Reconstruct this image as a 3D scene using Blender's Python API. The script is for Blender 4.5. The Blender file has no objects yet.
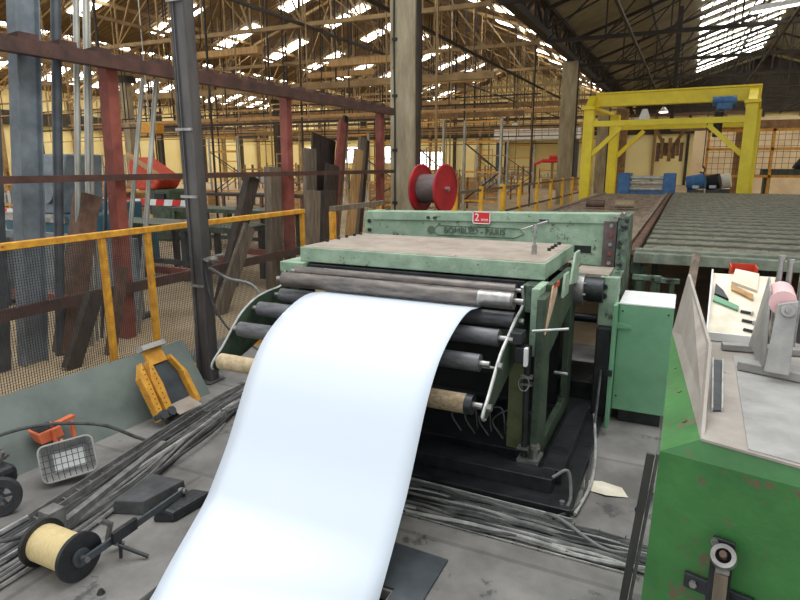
import bpy, bmesh, math, random
from mathutils import Vector, Matrix, Euler
PI=math.pi
random.seed(7)
scene=bpy.context.scene
C=scene.collection
def lin(c):
    c=c/255.0
    return c/12.92 if c<=.04045 else ((c+.055)/1.055)**2.4
def rgb(t): return (lin(t[0]),lin(t[1]),lin(t[2]),1)
MATS={}
def M(name,c1,c2=None,scale=6,rough=.6,metal=0.0,bump=.15,spot=None,spot_th=.62,spot_scale=9,stretch=(1,1,1),coat=0,bscale=None):
    """procedural material: two-tone noise, optional third colour in worn patches, bump"""
    if name in MATS: return MATS[name]
    m=bpy.data.materials.new(name); m.use_nodes=True
    N=m.node_tree.nodes; L=m.node_tree.links
    b=N['Principled BSDF']; b.inputs['Roughness'].default_value=rough; b.inputs['Metallic'].default_value=metal
    if coat: b.inputs['Coat Weight'].default_value=coat
    c2=c2 or tuple(min(255,int(v*.8)) for v in c1)
    tc=N.new('ShaderNodeTexCoord'); mp=N.new('ShaderNodeMapping'); mp.inputs['Scale'].default_value=stretch
    L.new(tc.outputs['Object'],mp.inputs['Vector'])
    n=N.new('ShaderNodeTexNoise'); n.inputs['Scale'].default_value=scale; n.inputs['Detail'].default_value=6; n.inputs['Roughness'].default_value=.6
    L.new(mp.outputs[0],n.inputs['Vector'])
    r=N.new('ShaderNodeValToRGB'); r.color_ramp.elements[0].position=.35; r.color_ramp.elements[1].position=.65
    r.color_ramp.elements[0].color=rgb(c2); r.color_ramp.elements[1].color=rgb(c1)
    L.new(n.outputs['Fac'],r.inputs['Fac']); out=r.outputs['Color']
    if spot:
        s=N.new('ShaderNodeTexNoise'); s.inputs['Scale'].default_value=spot_scale; s.inputs['Detail'].default_value=8; s.inputs['Roughness'].default_value=.7
        L.new(mp.outputs[0],s.inputs['Vector'])
        sr=N.new('ShaderNodeValToRGB'); sr.color_ramp.elements[0].position=spot_th; sr.color_ramp.elements[1].position=spot_th+.05
        L.new(s.outputs['Fac'],sr.inputs['Fac'])
        mx=N.new('ShaderNodeMixRGB'); L.new(sr.outputs['Color'],mx.inputs['Fac']); L.new(out,mx.inputs['Color1']); mx.inputs['Color2'].default_value=rgb(spot); out=mx.outputs['Color']
    L.new(out,b.inputs['Base Color'])
    if bump:
        bn=N.new('ShaderNodeTexNoise'); bn.inputs['Scale'].default_value=bscale or scale*6; bn.inputs['Detail'].default_value=4
        L.new(mp.outputs[0],bn.inputs['Vector'])
        bp=N.new('ShaderNodeBump'); bp.inputs['Strength'].default_value=bump; bp.inputs['Distance'].default_value=.01
        L.new(bn.outputs['Fac'],bp.inputs['Height']); L.new(bp.outputs[0],b.inputs['Normal'])
    MATS[name]=m; return m
def EM(name,c,s):
    m=bpy.data.materials.new(name); m.use_nodes=True; N=m.node_tree.nodes; L=m.node_tree.links
    N.remove(N['Principled BSDF']); e=N.new('ShaderNodeEmission'); e.inputs['Strength'].default_value=s
    tc=N.new('ShaderNodeTexCoord'); n=N.new('ShaderNodeTexNoise'); n.inputs['Scale'].default_value=.7
    r=N.new('ShaderNodeValToRGB'); r.color_ramp.elements[0].color=rgb(tuple(int(v*.9) for v in c)); r.color_ramp.elements[1].color=rgb(c)
    L.new(tc.outputs['Object'],n.inputs['Vector']); L.new(n.outputs['Fac'],r.inputs['Fac']); L.new(r.outputs[0],e.inputs['Color'])
    L.new(e.outputs[0],N['Material Output'].inputs['Surface']); return m
# ---------- materials
mGreen=M('pale_green_paint',(158,180,154),(128,152,128),9,.6,0,.3,(86,80,66),.6,11)
mGreenD=M('dark_green_paint',(72,88,68),(48,62,48),8,.5,0,.2,(40,38,32),.6,12)
mOlive=M('olive_green_paint',(112,118,78),(88,98,64),8,.55,0,.2,(60,56,40),.66,14)
mMill=M('oily_green_casting',(112,134,112),(62,74,64),10,.4,0,.3,(28,30,28),.52,12)
mDusty=M('dusty_steel_top',(166,154,140),(142,128,114),5,.75,0,.15,(106,92,78),.62,14)
mDark=M('black_oily_steel',(50,52,54),(30,31,33),9,.4,.2,.25)
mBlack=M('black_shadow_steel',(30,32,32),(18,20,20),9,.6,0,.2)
mRoller=M('grey_rubber_roller',(110,109,110),(78,78,82),10,.38,.1,.12,(132,130,128),.62,20,(1,4,4))
mRollTop=M('worn_top_roller',(128,118,110),(84,80,78),12,.35,.35,.12,(140,110,90),.64,12,(.6,3,3))
mSteel=M('bare_steel',(176,174,170),(130,126,122),14,.32,.7,.1)
mSteelW=M('worn_steel_edge',(206,206,200),(160,162,158),14,.4,.3,.1)
mWrap=M('wrapped_roller_tan',(206,186,150),(168,146,112),18,.85,0,.4,(110,96,80),.62,30)
mWrap2=M('wrapped_roller_brown',(176,158,128),(140,118,88),30,.85,0,.5,(86,74,62),.58,40,(1,2,2))
mSheet=M('white_coated_sheet',(221,229,238),(218,226,236),.6,.34,0,0,coat=.2)
mFloor=M('grey_dusty_concrete',(142,138,132),(104,101,97),2.6,.85,0,.35,(82,80,78),.58,3.1)
mFloorF=M('yellow_lit_dusty_concrete',(190,168,134),(156,134,104),1.2,.85,0,.2,(112,94,72),.64,3)  # brown dusty floor with the hall's yellow light put into its colour
mBoard=M('grey_green_board',(110,118,110),(88,96,90),3,.65,0,.2,(150,146,136),.72,7)
mYel=M('yellow_rail_paint',(226,166,52),(190,128,44),14,.5,0,.2,(104,66,36),.62,22)
mYelR=M('chipped_yellow_paint',(224,166,60),(196,134,48),14,.5,0,.2,(70,60,46),.6,30)
mGan=M('bright_yellow_paint',(252,232,54),(240,216,48),3,.45,0,.1,(150,130,40),.74,9)
mCream=M('peeling_cream_paint',(214,190,158),(190,150,120),16,.7,0,.2)
mWear=M('wear_plate_brown',(104,88,86),(78,66,64),9,.5,.1,.2)
mYelB=M('bright_amber_paint',(244,190,44),(222,164,40),6,.5,0,.1,(120,96,40),.68,12)
mRedP=M('red_oxide_paint',(146,78,64),(116,58,48),6,.6,0,.2,(90,46,40),.64,12)
mBeam=M('dark_red_brown_steel',(92,62,54),(64,44,38),6,.55,0,.2,(56,38,36),.62,14)
mReel=M('red_reel_paint',(168,26,34),(132,20,28),8,.45,0,.1)
mGrey=M('grey_painted_steel',(126,134,138),(98,106,112),5,.5,.1,.15)
mGreyD=M('dark_grey_steel',(80,86,90),(60,64,68),6,.5,.2,.15)
mTube=M('galvanised_tube',(190,188,176),(130,130,122),5,.35,.5,.1,None,.6,9,(1,1,.3))
mRust=M('rusty_brown_steel',(116,86,68),(80,60,50),8,.7,0,.25,(140,92,60),.64,16)
mPost=M('dark_post_steel',(104,100,98),(68,65,64),6,.45,.3,.15,(112,96,84),.66,10,(1,1,.25))
mCab=M('mint_green_cabinet',(116,166,128),(102,150,114),4,.5,0,.1,(54,70,58),.72,12)
mBox=M('bright_green_paint',(66,124,64),(54,106,54),6,.38,0,.15,(104,88,70),.575,13)
mTop=M('worn_grey_table_steel',(172,164,154),(150,140,130),6,.6,0,.15,(158,116,92),.66,8)
mPaint=M('grey_bracket_paint',(168,166,160),(140,138,134),8,.55,0,.2,(96,92,86),.66,20)
mPaper=M('cream_paper',(236,228,208),(214,202,178),9,.8,0,.05)
mWhite=M('white_plastic',(236,236,232),(220,220,216),6,.5,0,.05)
mOrange=M('orange_plastic',(228,126,84),(206,104,66),8,.5,0,.1)
mRedO=M('red_orange_plastic',(206,74,44),(176,56,36),8,.5,0,.1)
mPink=M('pink_roll',(240,196,194),(230,180,180),6,.6,0,.05)
mWoodG=M('weathered_timber',(128,114,96),(92,80,66),7,.8,0,.3,None,.6,9,(3,3,.4))
mWoodD=M('dark_timber',(72,60,50),(46,38,32),7,.8,0,.3,None,.6,9,(3,3,.4))
mWoodL=M('pale_timber',(196,158,104),(160,122,78),7,.8,0,.3,None,.6,9,(3,3,.4))
mWall=M('cream_wall',(252,238,176),(246,226,156),.35,.8,0,.05)
mWallB=M('pale_block_wall',(242,222,184),(226,200,160),1.2,.8,0,.1)
mBand=M('dark_wall_band',(74,66,52),(52,46,38),1,.8,0,.1)
mTruss=M('lit_brown_truss_steel',(164,136,92),(128,104,68),2,.7,0,.1)  # truss steel with the light put into its colour; near-black copy follows
mTrussD=M('dark_truss_steel',(46,38,30),(32,27,24),2,.7,0,.1)
mPillar=M('stained_concrete_pillar',(172,160,132),(132,118,92),3,.8,0,.2,(96,74,50),.64,4,(2,2,.4))
mPillarD=M('dark_brown_pillar',(74,62,50),(54,46,38),3,.8,0,.2)  # darker brown for pillar sides and the farther roof columns
mTable=M('dark_roller_bar',(128,126,106),(92,92,76),8,.6,.1,.3,(140,134,116),.64,16)
mTableB=M('brown_roller_bar',(158,138,116),(112,96,80),8,.6,.1,.3,(150,140,126),.62,18)
mFrameG=M('grey_green_channel',(126,134,116),(94,100,86),8,.6,0,.3,(84,80,70),.62,20)
mBlue=M('blue_machine_paint',(70,120,170),(52,94,140),5,.45,0,.1,(210,214,214),.66,10)
mBlue2=M('teal_machine_paint',(60,110,126),(46,88,104),5,.5,0,.1)
mCable=M('dark_cable_rubber',(86,85,84),(54,54,54),14,.5,0,.1)
mCableL=M('pale_cable_rubber',(184,182,176),(140,138,134),14,.5,0,.1)
mCableM=M('mid_cable_rubber',(128,126,122),(92,90,88),14,.5,0,.1)
mRope=M('cream_twine',(236,214,160),(212,186,128),40,.9,0,.5,None,.6,9,(6,1,1))
mRed=M('signal_red',(214,40,40),(204,34,36),6,.5,0,.02)
mText=M('raised_green_lettering',(104,116,98),(76,88,74),9,.55,0,.1)
mMesh=M('dark_wire',(70,66,62),(48,44,42),9,.5,.3,.05)
mRock=M('grey_charcoal_block',(82,82,82),(58,58,58),8,.8,0,.4)
mRub=M('black_tyre_rubber',(60,60,60),(40,40,40),9,.7,0,.2)
mBrownM=M('brown_machinery',(150,110,60),(104,76,46),4,.6,0,.2,(210,170,70),.62,6)
mSky=EM('skylight_glow',(255,253,246),11.0)
mLamp=EM('lamp_glow',(255,250,235),7.0)
mWin=EM('window_daylight',(245,250,255),6)
def corrugated(name,c1,c2,scale,axis='Y'):
    m=M(name,c1,c2,.8,.8,0,0); N=m.node_tree.nodes; L=m.node_tree.links
    w=N.new('ShaderNodeTexWave'); w.bands_direction=axis; w.inputs['Scale'].default_value=scale
    tc=[n for n in N if n.type=='TEX_COORD'][0]; L.new(tc.outputs['Object'],w.inputs['Vector'])
    bp=N.new('ShaderNodeBump'); bp.inputs['Strength'].default_value=.8; bp.inputs['Distance'].default_value=.06
    L.new(w.outputs['Fac'],bp.inputs['Height']); L.new(bp.outputs[0],N['Principled BSDF'].inputs['Normal']); return m
mRoof=corrugated('brown_corrugated_roof',(128,104,62),(104,84,50),1.2)
mRoofG=corrugated('grey_corrugated_roof',(150,146,126),(120,114,96),1.2)
# floor joints: brick pattern
def jointed(m,scale,dark):
    N=m.node_tree.nodes; L=m.node_tree.links; b=N['Principled BSDF']
    src=b.inputs['Base Color'].links[0].from_socket
    br=N.new('ShaderNodeTexBrick'); br.inputs['Color1'].default_value=(1,1,1,1); br.inputs['Color2'].default_value=(.93,.93,.93,1); br.inputs['Mortar'].default_value=(dark,dark,dark,1)
    br.inputs['Scale'].default_value=scale; br.inputs['Mortar Size'].default_value=.003
    tc=[n for n in N if n.type=='TEX_COORD'][0]; L.new(tc.outputs['Object'],br.inputs['Vector'])
    mx=N.new('ShaderNodeMixRGB'); mx.blend_type='MULTIPLY'; mx.inputs['Fac'].default_value=1
    L.new(src,mx.inputs['Color1']); L.new(br.outputs['Color'],mx.inputs['Color2']); L.new(mx.outputs[0],b.inputs['Base Color'])
jointed(mFloor,.21,.72)
# ---------- geometry
ORG={}
def org(o):
    v=Vector((0,0,0))
    while o: v+=o.location; o=o.parent
    return v
class MB:
    def __init__(s): s.v=[]; s.f=[]
    def add(s,vs,fs):
        n=len(s.v); s.v+= [Vector(v) for v in vs]; s.f+=[tuple(i+n for i in f) for f in fs]; return s
    def box(s,x0,x1,y0,y1,z0,z1):
        return s.add([(x0,y0,z0),(x1,y0,z0),(x1,y1,z0),(x0,y1,z0),(x0,y0,z1),(x1,y0,z1),(x1,y1,z1),(x0,y1,z1)],
            [(0,3,2,1),(4,5,6,7),(0,1,5,4),(1,2,6,5),(2,3,7,6),(3,0,4,7)])
    def hexa(s,b,t):   # 4 bottom + 4 top points
        return s.add(list(b)+list(t),[(0,3,2,1),(4,5,6,7),(0,1,5,4),(1,2,6,5),(2,3,7,6),(3,0,4,7)])
    def bar(s,p0,p1,w,h=None,up=(0,0,1)):
        h=h or w; p0=Vector(p0); p1=Vector(p1); d=(p1-p0).normalized(); u=Vector(up)
        if abs(d.dot(u))>.98: u=Vector((0,1,0))
        r=d.cross(u).normalized(); u=r.cross(d)
        q=[-r*w/2-u*h/2, r*w/2-u*h/2, r*w/2+u*h/2, -r*w/2+u*h/2]
        return s.add([p0+a for a in q]+[p1+a for a in q],[(0,1,2,3),(7,6,5,4),(0,4,5,1),(1,5,6,2),(2,6,7,3),(3,7,4,0)])
    def cyl(s,p0,p1,r,n=16,r2=None,cap=True):
        r2=r if r2 is None else r2
        p0=Vector(p0); p1=Vector(p1); d=(p1-p0).normalized(); u=Vector((0,0,1))
        if abs(d.dot(u))>.98: u=Vector((0,1,0))
        a=d.cross(u).normalized(); b=d.cross(a)
        vs=[]
        for p,rr in ((p0,r),(p1,r2)):
            for i in range(n): t=2*PI*i/n; vs.append(p+a*math.cos(t)*rr+b*math.sin(t)*rr)
        fs=[(i,(i+1)%n,n+(i+1)%n,n+i) for i in range(n)]
        if cap: fs+=[tuple(range(n))[::-1],tuple(range(n,2*n))]
        return s.add(vs,fs)
    def tube(s,pts,r,n=8):
        pts=[Vector(p) for p in pts]; N0=len(s.v); prev=None; rings=0
        for i,p in enumerate(pts):
            d=(pts[min(i+1,len(pts)-1)]-pts[max(i-1,0)]).normalized()
            u=Vector((0,0,1)) if abs(d.z)<.95 else Vector((0,1,0))
            if prev is not None:
                a=(prev-d*prev.dot(d)).normalized()
            else: a=d.cross(u).normalized()
            prev=a; b=d.cross(a)
            for k in range(n): t=2*PI*k/n; s.v.append(p+a*math.cos(t)*r+b*math.sin(t)*r)
        for i in range(len(pts)-1):
            for k in range(n): s.f.append((N0+i*n+k,N0+i*n+(k+1)%n,N0+(i+1)*n+(k+1)%n,N0+(i+1)*n+k))
        s.f.append(tuple(N0+k for k in range(n))[::-1]); s.f.append(tuple(N0+(len(pts)-1)*n+k for k in range(n)))
        return s
    def prism(s,poly,axis,a,b):
        """outline of 2D points extruded along axis from a to b; axis 0: (y,z), 1: (x,z), 2: (x,y)"""
        n=len(poly)
        def mk(p,c): return (c,p[0],p[1]) if axis==0 else ((p[0],c,p[1]) if axis==1 else (p[0],p[1],c))
        return s.add([mk(p,a) for p in poly]+[mk(p,b) for p in poly],[tuple(range(n))[::-1],tuple(range(n,2*n))]+[(i,(i+1)%n,n+(i+1)%n,n+i) for i in range(n)])
    def hexn(s,p0,p1,r): return s.cyl(p0,p1,r,6)
    def build(s,name,mat,parent=None,smooth=False,bevel=0,loc=None):
        o0=org(parent) if parent else Vector((0,0,0))
        l=Vector(loc) if loc else Vector((0,0,0))
        me=bpy.data.meshes.new(name); me.from_pydata([v-o0-l for v in s.v],[],s.f)
        bm=bmesh.new(); bm.from_mesh(me); bmesh.ops.recalc_face_normals(bm,faces=bm.faces); bm.to_mesh(me); bm.free()
        me.materials.append(mat)
        if smooth:
            for p in me.polygons: p.use_smooth=True
            try: me.set_sharp_from_angle(angle=math.radians(40))
            except Exception: pass
        o=bpy.data.objects.new(name,me); C.objects.link(o); o.location=l
        if parent: o.parent=parent
        if bevel:
            m=o.modifiers.new('bevel','BEVEL'); m.width=bevel; m.segments=2; m.limit_method='ANGLE'; m.angle_limit=math.radians(35)
        return o
def tag(o,label,cat,group=None):
    o['label']=label; o['category']=cat
    if group: o['group']=group
    return o
def struct(o): o['kind']='structure'; return o
def thing(name,label,cat,loc=(0,0,0),group=None):
    o=bpy.data.objects.new(name,None); C.objects.link(o); o.location=loc; o.empty_display_size=.1
    return tag(o,label,cat,group)
def dup(root,loc,rz=0,label=None,group=None,scale=None):
    r=root.copy(); C.objects.link(r); r.location=loc; r.rotation_euler=(0,0,rz)
    if label: r['label']=label
    if group: r['group']=group
    if scale: r.scale=scale
    for ch in list(root.children):
        c=ch.copy(); C.objects.link(c); c.parent=r
        for g in list(ch.children):
            d=g.copy(); C.objects.link(d); d.parent=c
    return r
def text(body,size,ext,mat,parent,pos,rot,name='lettering',align='CENTER'):
    cu=bpy.data.curves.new('t','FONT'); cu.body=body; cu.size=size; cu.extrude=ext; cu.align_x=align; cu.align_y='CENTER'
    t=bpy.data.objects.new('t',cu); C.objects.link(t)
    dg=bpy.context.evaluated_depsgraph_get(); me=bpy.data.meshes.new_from_object(t.evaluated_get(dg))
    bpy.data.objects.remove(t); me.materials.clear(); me.materials.append(mat)
    o=bpy.data.objects.new(name,me); C.objects.link(o); o.parent=parent
    o.location=Vector(pos)-org(parent); o.rotation_euler=rot; return o
def rail(a,b,n): return [Vector(a).lerp(Vector(b),i/(n-1)) for i in range(n)]
def smooth_path(pts,k=6):
    P=[Vector(p) for p in pts]; P=[P[0]*2-P[1]]+P+[P[-1]*2-P[-2]]; out=[]
    for i in range(1,len(P)-2):
        for j in range(k):
            t=j/k; a,b,c,d=P[i-1],P[i],P[i+1],P[i+2]
            out.append(.5*((2*b)+(c-a)*t+(2*a-5*b+4*c-d)*t*t+(3*b-a-3*c+d)*t**3))
    out.append(P[-2]); return out
# ================= THE SETTING
f=MB()
PX0,PX1,PY0,PY1=-1.885,-.965,.3,1.965
for a in ((-4.2,PX0,-3,6),(PX1,4,-3,6),(PX0,PX1,-3,PY0),(PX0,PX1,PY1,6)): f.box(a[0],a[1],a[2],a[3],-.05,0)
struct(f.build('floor',mFloor))
f=MB(); f.box(-45,15,6,60,-.05,0); f.box(-45,-4.2,-3,6,-.05,0)
struct(f.build('floor',mFloorF))
f=MB(); f.box(PX0-.04,PX0,PY0,PY1,-1.6,-.05); f.box(PX1,PX1+.04,PY0,PY1,-1.6,-.05); f.box(PX0,PX1,PY1,PY1+.04,-1.6,-.05); f.box(PX0,PX1,PY0-.04,PY0,-1.6,-.05); f.box(PX0,PX1,PY0,PY1,-1.64,-1.6)
struct(f.build('trim_1',mBlack))
H=6.0; HR=7.25; RISE=3.5; YN,YF=8,60
bays=[(-45,-25),(-25,-5),(-5,15)]
wb=MB(); poly=[(-45,0),(15,0),(15,HR)]
for a,b in reversed(bays): poly+=[((a+b)/2,HR+RISE),(a,HR)]
wb.prism(poly,1,60,60.2); struct(wb.build('wall_back',mWall))
struct(MB().box(-45.2,-45,-3,60,0,HR).build('wall_left',mWall))
struct(MB().box(15,15.2,8,60,0,HR).build('wall_right',mWallB))
struct(MB().box(-44,14.5,59.7,59.95,4.4,5.5).build('trim_3',mBand))
struct(MB().prism([(-4.8,6.0),(14.8,6.0),(14.8,HR),(5,HR+RISE-.3),(-4.8,HR)],1,59.6,59.9).build('trim_100',mBand))
struct(MB().box(-44.95,-44.7,-2,59,4.6,5.6).build('trim_4',mBand))
# a pale block partition behind the roller table on the right
struct(MB().box(.1,14.9,44,44.2,0,4.6).build('wall_partition',mWallB))
rf=MB(); rg=MB()
for i,(a,b) in enumerate(bays):
    m=(a+b)/2; t=rg if i==2 else rf
    t.hexa([(a,YN,HR),(m,YN,HR+RISE),(m,YF,HR+RISE),(a,YF,HR)],[(a,YN,HR+.12),(m,YN,HR+RISE+.12),(m,YF,HR+RISE+.12),(a,YF,HR+.12)])
    t.hexa([(m,YN,HR+RISE),(b,YN,HR),(b,YF,HR),(m,YF,HR+RISE)],[(m,YN,HR+RISE+.12),(b,YN,HR+.12),(b,YF,HR+.12),(m,YF,HR+RISE+.12)])
struct(rf.build('ceiling',mRoof)); struct(rg.build('ceiling',mRoofG))
def slope_z(x):
    for a,b in bays:
        if a<=x<=b:
            m=(a+b)/2; return HR+RISE*(1-abs(x-m)/(m-a))
    return HR
# skylights
nwin=0
base=None
ang=math.atan2(RISE,10)
def skylight(x,y,ln,wd):
    global nwin,base
    nwin+=1
    if base is None: base=MB().box(-.5,.5,-.5,.5,-.03,.01).build('window_1',mSky); o=base
    else: o=base.copy(); C.objects.link(o); o.name='window_%d'%nwin
    a,b=[q for q in bays if q[0]<=x<=q[1]][0]; m=(a+b)/2
    o.location=(x,y,slope_z(x)-.06); o.rotation_euler=(0,-ang if x<m else ang,0); o.scale=(ln,wd,1); struct(o)
for k in range(24):
    y=10+k*2.1
    if k%1==0:
        for (a,b) in bays[:2]:
            if k%2==0 or a<-30: skylight(a+3.0,y,2.8,.85); skylight(a+7.2,y,2.6,.85)
            if k%2==0: skylight(b-3.0,y,2.6,.8)
for k in range(19): skylight(2.0,20+k*1.95,4.6,.3)
for k in range(19): skylight(9.5,20.6+k*1.95,4.0,.26)
# purlins
nt=4
for (a,b) in bays:
    for t in (.15,.38,.62,.85):
        x=a+t*(b-a); nt+=1
        struct(MB().bar((x,YN,slope_z(x)-.2),(x,YF-.1,slope_z(x)-.2),.08,.14).build('trim_%d'%nt,mTrussD if a>-10 else mTruss))
# small bright window in the back wall
for (x0,x1,z0,z1) in ((-26.2,-23.3,1.2,3.0),(-40,-37,2.0,3.6),(-35,-32,2.0,3.6),(-30,-27,2.0,3.6)):
    nwin+=1; fr=struct(MB().box(x0-.1,x1+.1,59.8,59.98,z0-.1,z1+.1).build('window_%d'%nwin,mWhite))
    MB().box(x0,x1,59.74,59.8,z0,z1).build('pane',mWin,fr)
    mu=MB()
    for k in range(1,4): xx=x0+(x1-x0)*k/4; mu.box(xx-.03,xx+.03,59.7,59.76,z0,z1)
    mu.build('glazing_bar',mGreyD,fr)
for k in range(22):
    x=-43.5+k*2.7; nt+=1; struct(MB().box(x-.12,x+.12,59.5,59.8,0,6.5).build('trim_%d'%nt,mTruss if k%2 else mBand))
for k in range(20):
    y=2+k*2.9; nt+=1; struct(MB().box(-44.9,-44.6,y-.12,y+.12,0,6.5).build('trim_%d'%nt,mTruss if k%2 else mBand))
# ================= ROOF TRUSSES
def truss(kind,mat):
    r=thing('roof_truss','',kind); e0=1.05; tp=HR-H+RISE-.15
    bc=MB(); bc.bar((-9.9,0,0),(9.9,0,0),.12,.12)
    tc=MB(); tc.bar((-9.9,0,e0),(0,0,tp),.1,.12); tc.bar((0,0,tp),(9.9,0,e0),.1,.12); tc.bar((-9.9,0,0),(-9.9,0,e0),.1)
    wb=MB(); n=5; zt=lambda x:e0+(tp-e0)*(1-abs(x)/9.9)
    for i in range(-n+1,n):
        x=i*9.9/n
        wb.bar((x,0,0),(x,0,zt(x)),.05)
        j=i+1 if i>=0 else i-1
        if abs(j)<=n: x2=j*9.9/n; wb.bar((x,0,zt(x)),(x2,0,0),.05)
        if i!=0:
            x3=(i-1 if i>0 else i+1)*9.9/n; wb.bar((x,0,0),(x3,0,zt(x3)*.45),.03)
    bc.build('bottom_chord',mat,r); tc.build('top_chord',mat,r); wb.build('web_bracing',mat,r)
    for q in (-1,1): MB().bar((q*9.9,0,.4),(q*9.9*3/5,0,2.2),.05).build('end_brace',mat,r)
    return r
TY=[10.8+5.73*k for k in range(9)]
tr=[truss('roof truss',mTruss),truss('roof truss',mTrussD)]
names={-35:'brown lattice roof truss over the far left bay of the hall',-15:'brown lattice roof truss over the bay left of the concrete pillars',5:'near-black lattice roof truss over the bay right of the concrete pillars'}
used=[False,False]
for bx in (-35,-15,5):
    k=1 if bx==5 else 0
    for y in TY:
        if y<12 : continue
        lab=names[bx]
        if not used[k]: used[k]=True; r=tr[k]; r.location=(bx,y,H-.1); r['label']=lab; r['group']=lab
        else: dup(tr[k],(bx,y,H-.1),0,lab,lab)
# valley girders along the pillar rows
def girder(x,z,lab,mat):
    r=thing('lattice_girder',lab,'girder',(x,12,z))
    b=MB(); b.bar((x,11.2,z),(x,59,z),.3,.22); b.build('bottom_chord',mat,r)
    b=MB(); b.bar((x,11.2,z+.9),(x,59,z+.9),.3,.15); b.build('top_chord',mat,r)
    w=MB(); y=11.2; s=0
    while y<58:
        w.bar((x,y,z+(.9 if s else 0)),(x,y+1.4,z+(0 if s else .9)),.1); w.bar((x,y,z),(x,y,z+.9),.07); y+=1.4; s=1-s
    w.build('web_bracing',mat,r)
girder(-5,6.21,'heavy near-black lattice girder running over the tops of the concrete pillars',mTrussD)
girder(-25,6.02,'brown lattice girder under the roof valley far left',mTruss)
# longitudinal tie rods under the trusses
tie_lab='thin steel tie running lengthwise through the roof trusses'
for x in (-19.5,-15,-10.5,-7.5,-2,2.2,6):
    o=MB().bar((x,12,H-.3),(x,57,H-.3),.08,.08).build('tie_bar',mTrussD if x>-12 else mTruss); 
    tag(o,'thin dark steel tie running lengthwise above the yellow gantry and pillars' if x>-12 else 'thin brown steel tie running lengthwise under the left bay roof','tie bar','lengthwise roof ties '+('dark' if x>-12 else 'brown'))
# long brown box ducts hanging
for i,(x,y,z,l) in enumerate(((-13.6,16,5.2,2.6),(-13,22,5.3,3),(-9.2,17.5,4.9,3),(-9,22,4.8,4),(-11.5,27,4.5,3.5),(-17,27,4.9,4))):
    r=thing('hanging_light_batten','','light',(x,y,z),'batten lights hanging under the left bay')
    r['label']='long tan batten light housing hung under the brown left bay trusses'
    MB().box(x-l/2,x+l/2,y-.12,y+.12,z-.1,z+.1).build('housing',mWoodL,r)
    for q in (-l*.4,l*.4): MB().bar((x+q,y,z),(x+q,y,slope_z(x+q)-.02),.02).build('hanger',mTrussD,r)
r=thing('ceiling_light','long white fluorescent light glowing under the roof above the gantry, top right','light',(2.3,22,6.3))
MB().bar((1.2,22,6.25),(3.6,22,6.5),.3,.14).build('housing',mWhite,r); MB().bar((1.25,22,6.17),(3.55,22,6.41),.16,.04).build('tube',mLamp,r)
for q in (1.7,3.1): MB().bar((q,22,6.35),(q,22,slope_z(q)-.02),.03).build('hanger',mTrussD,r)
k=0
for (x,y,z) in ((-12,47.3,4.3),(-9,50,4.7),(-7,44,4.3),(-4,47,4.4),(-3.2,40,4.2),(-14,44,4.6),(-10,38,4.0),(-1.8,43,5.0),(-16,50,4.7),(-6,52,4.9)):
    r=thing('high_bay_lamp','round glowing lamp hanging in the distance near the back wall','lamp',(x,y,z),'distant glowing hanging lamps')
    MB().cyl((x,y,z),(x,y,z+.3),.32,16,.1).build('lamp_shade',mWhite,r,True); MB().cyl((x,y,z-.03),(x,y,z+.02),.26,16).build('bulb',mLamp,r)
    MB().bar((x,y,z+.3),(x,y,slope_z(x)),.02).build('hanger',mTrussD,r)
# ================= PILLARS
def pillar(x,y,w,h,lab):
    r=thing('concrete_pillar',lab,'pillar',(x,y,0))
    MB().box(x-w*.5,x+w*.42,y-.12,y+.12,0,h).build('shaft',mPillar,r,bevel=.01)
    MB().box(x+w*.42,x+w*.5,y-.07,y+.07,0,h).build('side_strip',mPillarD,r)  # right side of the pillar in a darker brown
    return r
p=pillar(-5,10.9,.56,6.1,'large pale concrete pillar rising behind the red reel, nearest of its row')
c=MB(); c.tube([(-5.18,10.765,0.2),(-5.17,10.76,2.5),(-5.19,10.76,4),(-5.17,10.76,6)],.016)
for z in (1,2,3,4,5): c.box(-5.22,-5.13,10.74,10.79,z,z+.05)
c.build('conduit',mBlack,p)
pillar(-5,28,.72,6.1,'stained brown concrete pillar just left of the yellow gantry leg')
pillar(-5,40,.7,6.1,'distant concrete pillar seen between the two left legs of the yellow gantry')
pillar(-5,50,.7,6.1,'farthest dark pillar of the row, seen under the yellow gantry beam')
for (x,y,l) in ((-25,22,'tan roof column far left behind the grey stock lengths'),(-25,34,'slim dark roof column seen left of the second red upright'),(-25,46,'farthest slim roof column in the left hall')):
    r=thing('roof_column',l,'column',(x,y,0)); MB().box(x-.2,x+.2,y-.2,y+.2,0,5.9).build('shaft',mPillarD if y>30 else mPillar,r)
    MB().box(x-.35,x+.35,y-.35,y+.35,5.6,5.9).build('head_plate',mTrussD,r)
# ================= YELLOW GANTRY
G=22.0; k=G/14
gx0,gx1=-2.08*k,1.0*k; gz=1.75+1.16*k; gt=1.75+1.5*k
r=thing('gantry_crane','bright yellow gantry crane straddling the far end of the roller tables','gantry crane',((gx0+gx1)/2,G,0)); GR=r
for (x,y) in ((gx0,G),(gx1,G),(gx0+.35,G+2.6),(gx1+.1,G+2.6)):
    lg=MB().box(x-.165,x+.165,y-.14,y+.14,0,gz).build('leg',mGan,r,bevel=.01)
    bp=MB().box(x-.3,x+.3,y-.25,y+.25,0,.04).build('foot_plate',mGan,lg)
for y in (G,G+2.6):
    dx=.35 if y>G else 0
    MB().box(gx0+dx,gx1+dx*.3,y-.1,y+.1,gz-.55,gz-.37).build('crossbeam',mGan,r)
    b=MB(); b.bar((gx0+dx+.15,y,gz-1.5),(gx0+dx+1.05,y,gz-.6),.14,.14); b.build('knee_brace',mGan,r)
    b=MB(); b.bar((gx1-.15,y,gz-1.5),(gx1-1.15,y,gz-.6),.14,.14); b.build('knee_brace',mGan,r)
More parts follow.
